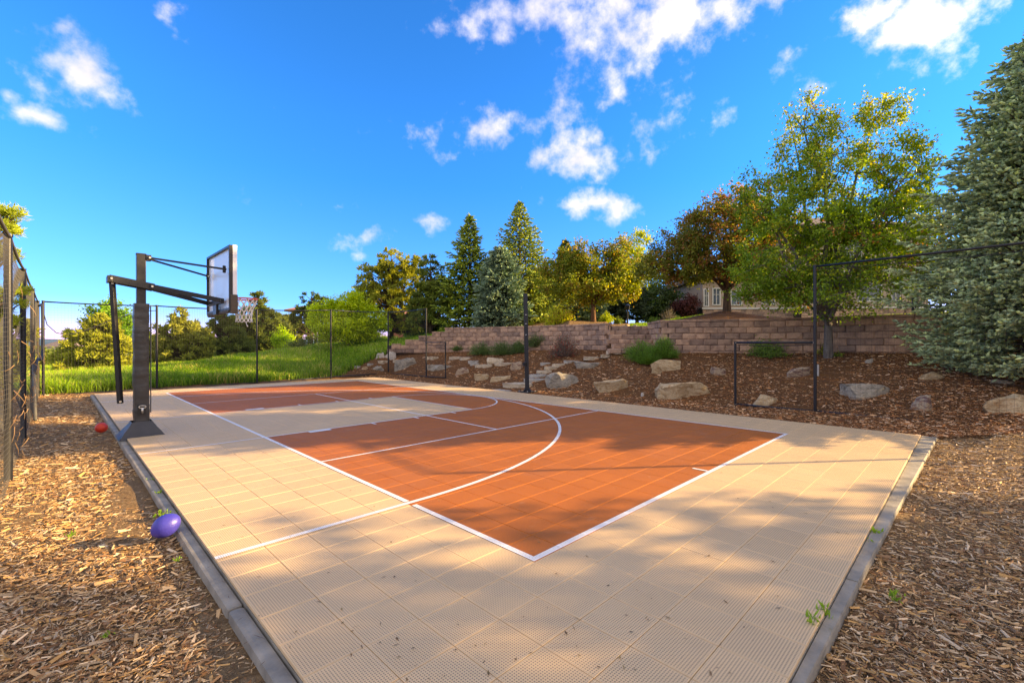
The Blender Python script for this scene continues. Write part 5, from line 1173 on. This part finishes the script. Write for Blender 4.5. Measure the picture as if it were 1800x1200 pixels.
n = len(lit); P0 = np.array([(x, y, .006) for x, y in lit]); V, Fc, C = blades(P0, RG.normal(size=(n, 3))*np.array([1, 1, .06]), RG.uniform(.008, .045, n), RG.uniform(.002, .012, n), np.array([(.20, .11, .05), (.10, .06, .03), (.30, .20, .08), (.05, .035, .02)])[RG.integers(0, 4, n)], np.array([(.20, .11, .05), (.10, .06, .03), (.30, .20, .08), (.05, .035, .02)])[RG.integers(0, 4, n)], False, np.tile(np.array([0, 0, 1.]), (n, 1)))
tag(npmesh('leaf_litter', V, Fc, M_CHIP, col=C), 'scattered dry bits and needles lying on the court tiles', 'litter', kind='stuff')
n = 900; vv = RG.uniform(0, 58, n); P0 = np.array([(*uv2w(-.2+RG.normal()*.07, q), -.02) for q in vv]); sel = P0[:, 1] > 1
P0 = P0[sel][:60]; n = len(P0); cc = np.tile(np.array([.13, .08, .05]), (n, 1)); V, Fc, C = blades(P0, RG.normal(size=(n, 3))*np.array([1, 1, .05]), RG.uniform(.02, .09, n), np.full(n, .004), cc, cc, False, np.tile(np.array([0, 0, 1.]), (n, 1)))
tag(npmesh('pine_needles', V, Fc, M_CHIP, col=C), 'fallen needles and twigs on the left kerb', 'litter', kind='stuff')

# ------------------------------------------------------------------ house behind the trees
M_STUCCO = plain('tan_stucco', (.42, .31, .225), .9, 0, .1, 3, .25); M_TRIM = plain('cream_trim', (.62, .58, .50), .6, 0, .06); M_ROOF = plain('brown_shingle', (.13, .095, .075), .9, 0, .35, 14, .3)
m_, B, p, out = mat('window_pane'); p.inputs['Base Color'].default_value = (.04, .06, .07, 1); p.inputs['Roughness'].default_value = .06; p.inputs['Specular IOR Level'].default_value = .9; M_PANE = m_
def quadbox(mb, x0, x1, y0, y1, z0, z1): mb.box((x0, y0, z0), (x1, y1, z1))
def window(root, x, y, z, w, h, face='f'):
    inv = root.location; x -= inv.x; y -= inv.y; z -= inv.z; mb = MB(); t = .07
    for a in ((x-w/2-t, x-w/2, z-t, z+h+t), (x+w/2, x+w/2+t, z-t, z+h+t)): mb.box((a[0], y-.06, a[2]), (a[1], y+.02, a[3]))
    mb.box((x-w/2, y-.055, z+h), (x+w/2, y+.02, z+h+t)); mb.box((x-w/2, y-.075, z-t), (x+w/2, y+.02, z)); mb.box((x-.02, y-.045, z), (x+.02, y+.0, z+h)); mb.box((x-w/2, y-.040, z+h*.62), (x-.021, y, z+h*.62+.03)); mb.box((x+.021, y-.040, z+h*.62), (x+w/2, y, z+h*.62+.03))
    o = mb.build('window', M_TRIM, root); g = MB(); g.box((x-w/2, y-.018, z), (x+w/2, y-.012, z+h)); g.build('pane', M_PANE, o)
def hip(mb, x0, x1, y0, y1, z, h, ov=.45):
    x0 -= ov; x1 += ov; y0 -= ov; y1 += ov; w = (y1-y0)/2; k = min(w, (x1-x0)/2)
    vs = [(x0, y0, z), (x1, y0, z), (x1, y1, z), (x0, y1, z), (x0+k, y0+w, z+h), (x1-k, y0+w, z+h), (x0, y0, z-.18), (x1, y0, z-.18), (x1, y1, z-.18), (x0, y1, z-.18)]
    mb.add(vs, [(0, 1, 5, 4), (1, 2, 5), (2, 3, 4, 5), (3, 0, 4), (6, 7, 1, 0), (7, 8, 2, 1), (8, 9, 3, 2), (9, 6, 0, 3), (9, 8, 7, 6)])
def X_(px, Y): return (px-900)/F*Y
YH = 31; gb = 2.9
hs = empty('house', (X_(1235, YH), YH, gb)); tag(hs, 'large tan house with stone base and brown roof behind the trees on the right', 'house'); iv = hs.location
mb = MB(); x0 = 0; x1 = X_(1395, YH)-iv.x; quadbox(mb, x0, x1, 0, 9, .9, 3.0); mb.build('wing_wall', M_STUCCO, hs)
mb = MB(); hip(mb, 0, x1, 0, 9, 3.0, 1.8); mb.build('wing_roof', M_ROOF, hs)
mb = MB(); x2 = X_(1395, YH)-iv.x+.01; x3 = X_(1613, YH)-iv.x; quadbox(mb, x2, x3, -.8, 10, .9, 6.2); mb.build('wall', M_STUCCO, hs)
mb = MB(); hip(mb, x2, x3, -.8, 10, 6.25, 2.0, .5); mb.build('roof', M_ROOF, hs)
mb = MB(); quadbox(mb, -.06, x1+.0, -.10, -.002, .82, .92); quadbox(mb, x2-.02, x3+.06, -.90, -.802, .82, .92); mb.build('sill_course', M_TRIM, hs)
# stone veneer of the base: separate stones
mb = MB(); quadbox(mb, 0, x1, .0, 9, -.6, .815); quadbox(mb, x2, x3, -.8, 10, -.6, .815); mb.build('foundation', M_CORE, hs)
svar = []
for k in range(5):
    m3 = MB(); m3.box((0, -.05, 0), (1, 0, 1), None, .0); me = bpy.data.meshes.new('stone'); me.from_pydata(m3.v, [], m3.f); me.materials.append(M_BLOCK); svar.append(me)
ns_ = 0
for (xa, xb, yy) in ((0, x1, -.003), (x2, x3, -.803)):
    for r3 in range(7):
        z = -.25+r3*.15; x = xa
        while x < xb-.05 and ns_ < 290:
            w = min(rnd.uniform(.22, .6), xb-x); o = bpy.data.objects.new('stone', rnd.choice(svar)); COL.objects.link(o); o.parent = hs; o.location = (x+.008, yy+rnd.uniform(0, .0), z); o.scale = (w-.016, rnd.uniform(.6, 1.3), .137); x += w; ns_ += 1
for px, z, w, h_ in ((1241, 1.05, .22, 1.1), (1259, 1.15, .42, 1.05), (1294, 1.15, .65, .9), (1350, 1.2, .8, 1.0)): window(hs, X_(px, YH), YH, gb+z, w, h_)
for px, z, w, h_ in ((1455, 1.3, 1.3, 1.3), (1528, 1.3, 1.5, 1.4), (1574, 1.3, .5, 1.2), (1500, 4.0, 1.0, 1.3)): window(hs, X_(px, YH-.8), YH-.8, gb+z, w, h_)
mb = MB(); quadbox(mb, x2-.02, x3+.05, -.86, -.802, 3.2, 3.4); mb.build('trim_band', M_TRIM, hs)
# feeder on its twisted hanger, small gate, garden lamp, upper pieces
p_ = at(1591, 14.3); fd = empty('plant_hanger', p_); tag(fd, 'black crossed iron garden hanger standing on the lawn edge above the brown wall', 'hanger'); mb = MB()
for sg in (-1, 1):
    mb.tube([(sg*.07, 0, 0), (-sg*.0, 0, .18), (-sg*.10, 0, .45), (-sg*.13, 0, .72)]+([(.06, 0, 1.1), (.08, 0, 1.25), (.05, 0, 1.36), (-.02, 0, 1.38), (-.06, 0, 1.32)] if sg < 0 and False else []), .010, 6)
mb.tube([(.13, 0, .72), (.14, 0, 1.1), (.10, 0, 1.42), (.02, 0, 1.52), (-.05, 0, 1.46), (-.06, 0, 1.38)], .010, 6); mb.build('frame', M_FENCE, fd, True)
f2 = empty('bird_feeder', p_+Vector((-.06, 0, 1.20))); tag(f2, 'red hummingbird feeder hanging from the black iron hanger', 'feeder')
mb = MB(); mb.tube([(0, 0, .16), (0, 0, .13), (.03, 0, .10)], .006, 5); mb.tube([(0, 0, .13), (0, 0, .05)], [.022, .035], 10); mb.build('bottle', M_RBALL, f2, True); mb = MB(); mb.tube([(0, 0, .05), (0, 0, .035), (0, 0, 0)], [.06, .075, .05], 12); mb.build('tray', M_RBALL, f2, True)
p_ = at(1605, 16.5); gt = empty('garden_gate', p_); tag(gt, 'low black metal gate on the lawn beside the spruce', 'gate'); mb = MB()
for x in (0, .12, 1.0): mb.box((x-.03, -.03, 0), (x+.03, .03, .72), None, .004)
mb.build('posts', M_FENCE, gt); mb = MB(); mb.box((.15, -.012, .64), (.97, .012, .68)); mb.box((.15, -.012, .08), (.97, .012, .11)); mb.build('rails', M_FENCE, gt)
mb = MB()
for k in range(8): mb.box((.2+k*.095, -.005, .11), (.21+k*.095, .005, .64))
mb.build('bars', M_FENCE, gt)
p_ = at(1103, 25); lp = empty('garden_lamp', p_); tag(lp, 'dark garden lamp post at the edge of the upper path', 'lamp'); mb = MB(); mb.tube([(0, 0, 0), (0, 0, .75)], .05, 8); mb.build('post', M_FENCE, lp); mb = MB(); mb.tube([(0, 0, .75), (0, 0, .78), (0, 0, 1.0), (0, 0, 1.12)], [.10, .12, .14, .02], 6); mb.build('lantern', M_FENCE, lp)
# lookout tower with a small roof, far house, distant homes
p_ = at(536, 46, 1.0); tw_ = empty('lookout_tower', p_); tag(tw_, 'brown wooden lookout tower with a flat orange roof behind the willow', 'tower'); M_WD = plain('brown_wood', (.10, .07, .055), .8, 0, .25, 6); M_RT = plain('terracotta', (.40, .17, .09), .8, 0, .2, 8)
mb = MB()
for x, y in ((-.75, -.75), (.75, -.75), (-.75, .75), (.75, .75)): mb.box((x-.11, y-.11, 0), (x+.11, y+.11, 3.7))
mb.build('posts', M_WD, tw_); mb = MB(); hip(mb, -.9, .9, -.9, .9, 3.75, .5, .5); mb.build('roof', M_RT, tw_)
mb = MB(); mb.box((-1.0, -1.0, 1.35), (1.0, 1.0, 1.5)); mb.build('deck', M_WD, tw_); mb = MB()
for y in (-.95, .95):
    for z in (1.75, 2.0, 2.2): mb.box((-.95, y-.03, z), (.95, y+.03, z+.06))
    for x in np.linspace(-.9, .9, 9): mb.box((x-.02, y-.02, 1.5), (x+.02, y+.02, 2.2))
mb.build('railing', M_WD, tw_)
def farhouse(px, Y, w, d, h, rh, wm, rm, label, zb=None, win=3):
    p_ = at(px, Y) if zb is None else at(px, Y, zb); r3 = empty('house', p_); tag(r3, label, 'house'); mb = MB(); mb.box((-w/2, 0, -1), (w/2, d, h)); mb.build('wall', wm, r3); mb = MB(); hip(mb, -w/2, w/2, 0, d, h+.1, rh, .4); mb.build('roof', rm, r3)
    for k in range(win): window(r3, p_.x-w/2+w*(k+.5)/win, p_.y-.001, p_.z+h*.35, w*.12, h*.3)
farhouse(704, 44, 2.2, 5, 2.3, .7, plain('red_brick', (.36, .13, .08), .9, 0, .15), M_RT, 'red brick house glimpsed between the pines behind the far fence', win=1)
bush(at(722, 38), 1.5, 1.6, 'dark bush in front of the red brick house', ((.05, .08, .015), (.15, .2, .04)), ll=.12, lw=.07, nl=1800)
farhouse(96, 190, 12, 9, 4.5, 3, plain('cream_siding', (.5, .45, .38), .9), plain('grey_roof', (.22, .17, .15), .9), 'distant pale house below the hills at far left', -4.5)
farhouse(112, 240, 16, 9, 5, 3, plain('pink_siding', (.46, .36, .32), .9), plain('pink_roof', (.26, .18, .16), .9), 'distant pinkish house, farther one at far left', -4.5)
farhouse(266, 150, 7, 6, 5, 2, plain('tan_siding', (.45, .36, .27), .9), plain('tan_roof', (.30, .20, .16), .9), 'distant tan house just right of the hoop pole', -2.2, 2)
for k, (px, Y, H_, w_) in enumerate(((88, 70, 2.4, 4.0), (100, 110, 4, 6), (84, 130, 4.5, 7), (124, 95, 3, 5), (262, 80, 3.2, 6), (280, 100, 4, 7), (440, 70, 3, 8), (60, 60, 2.5, 5))):
    broadleaf(at(px, Y), H_, [(0, H_*.55, w_*.42, H_*.4)], ['low olive bush', 'rounded green tree', 'dark green tree', 'yellow green bush', 'olive tree', 'dull green tree', 'dark tree', 'grey green bush'][k]+' in the distant field '+['just right of the left corner post', 'beyond the bush at the left corner post', 'farthest by the left corner post', 'beside the golden pine', 'right of the hoop pole', 'beyond the olive tree right of the hoop pole', 'behind the pine under the net', 'behind the left netting'][k],
              th=.4, n1=5, n2=18, n3=70, nleaf=34, lw=.28, ll=.36, tr=.1, cols=((.06, .10, .02), (.17, .20, .04)), spread=.5, group=None)
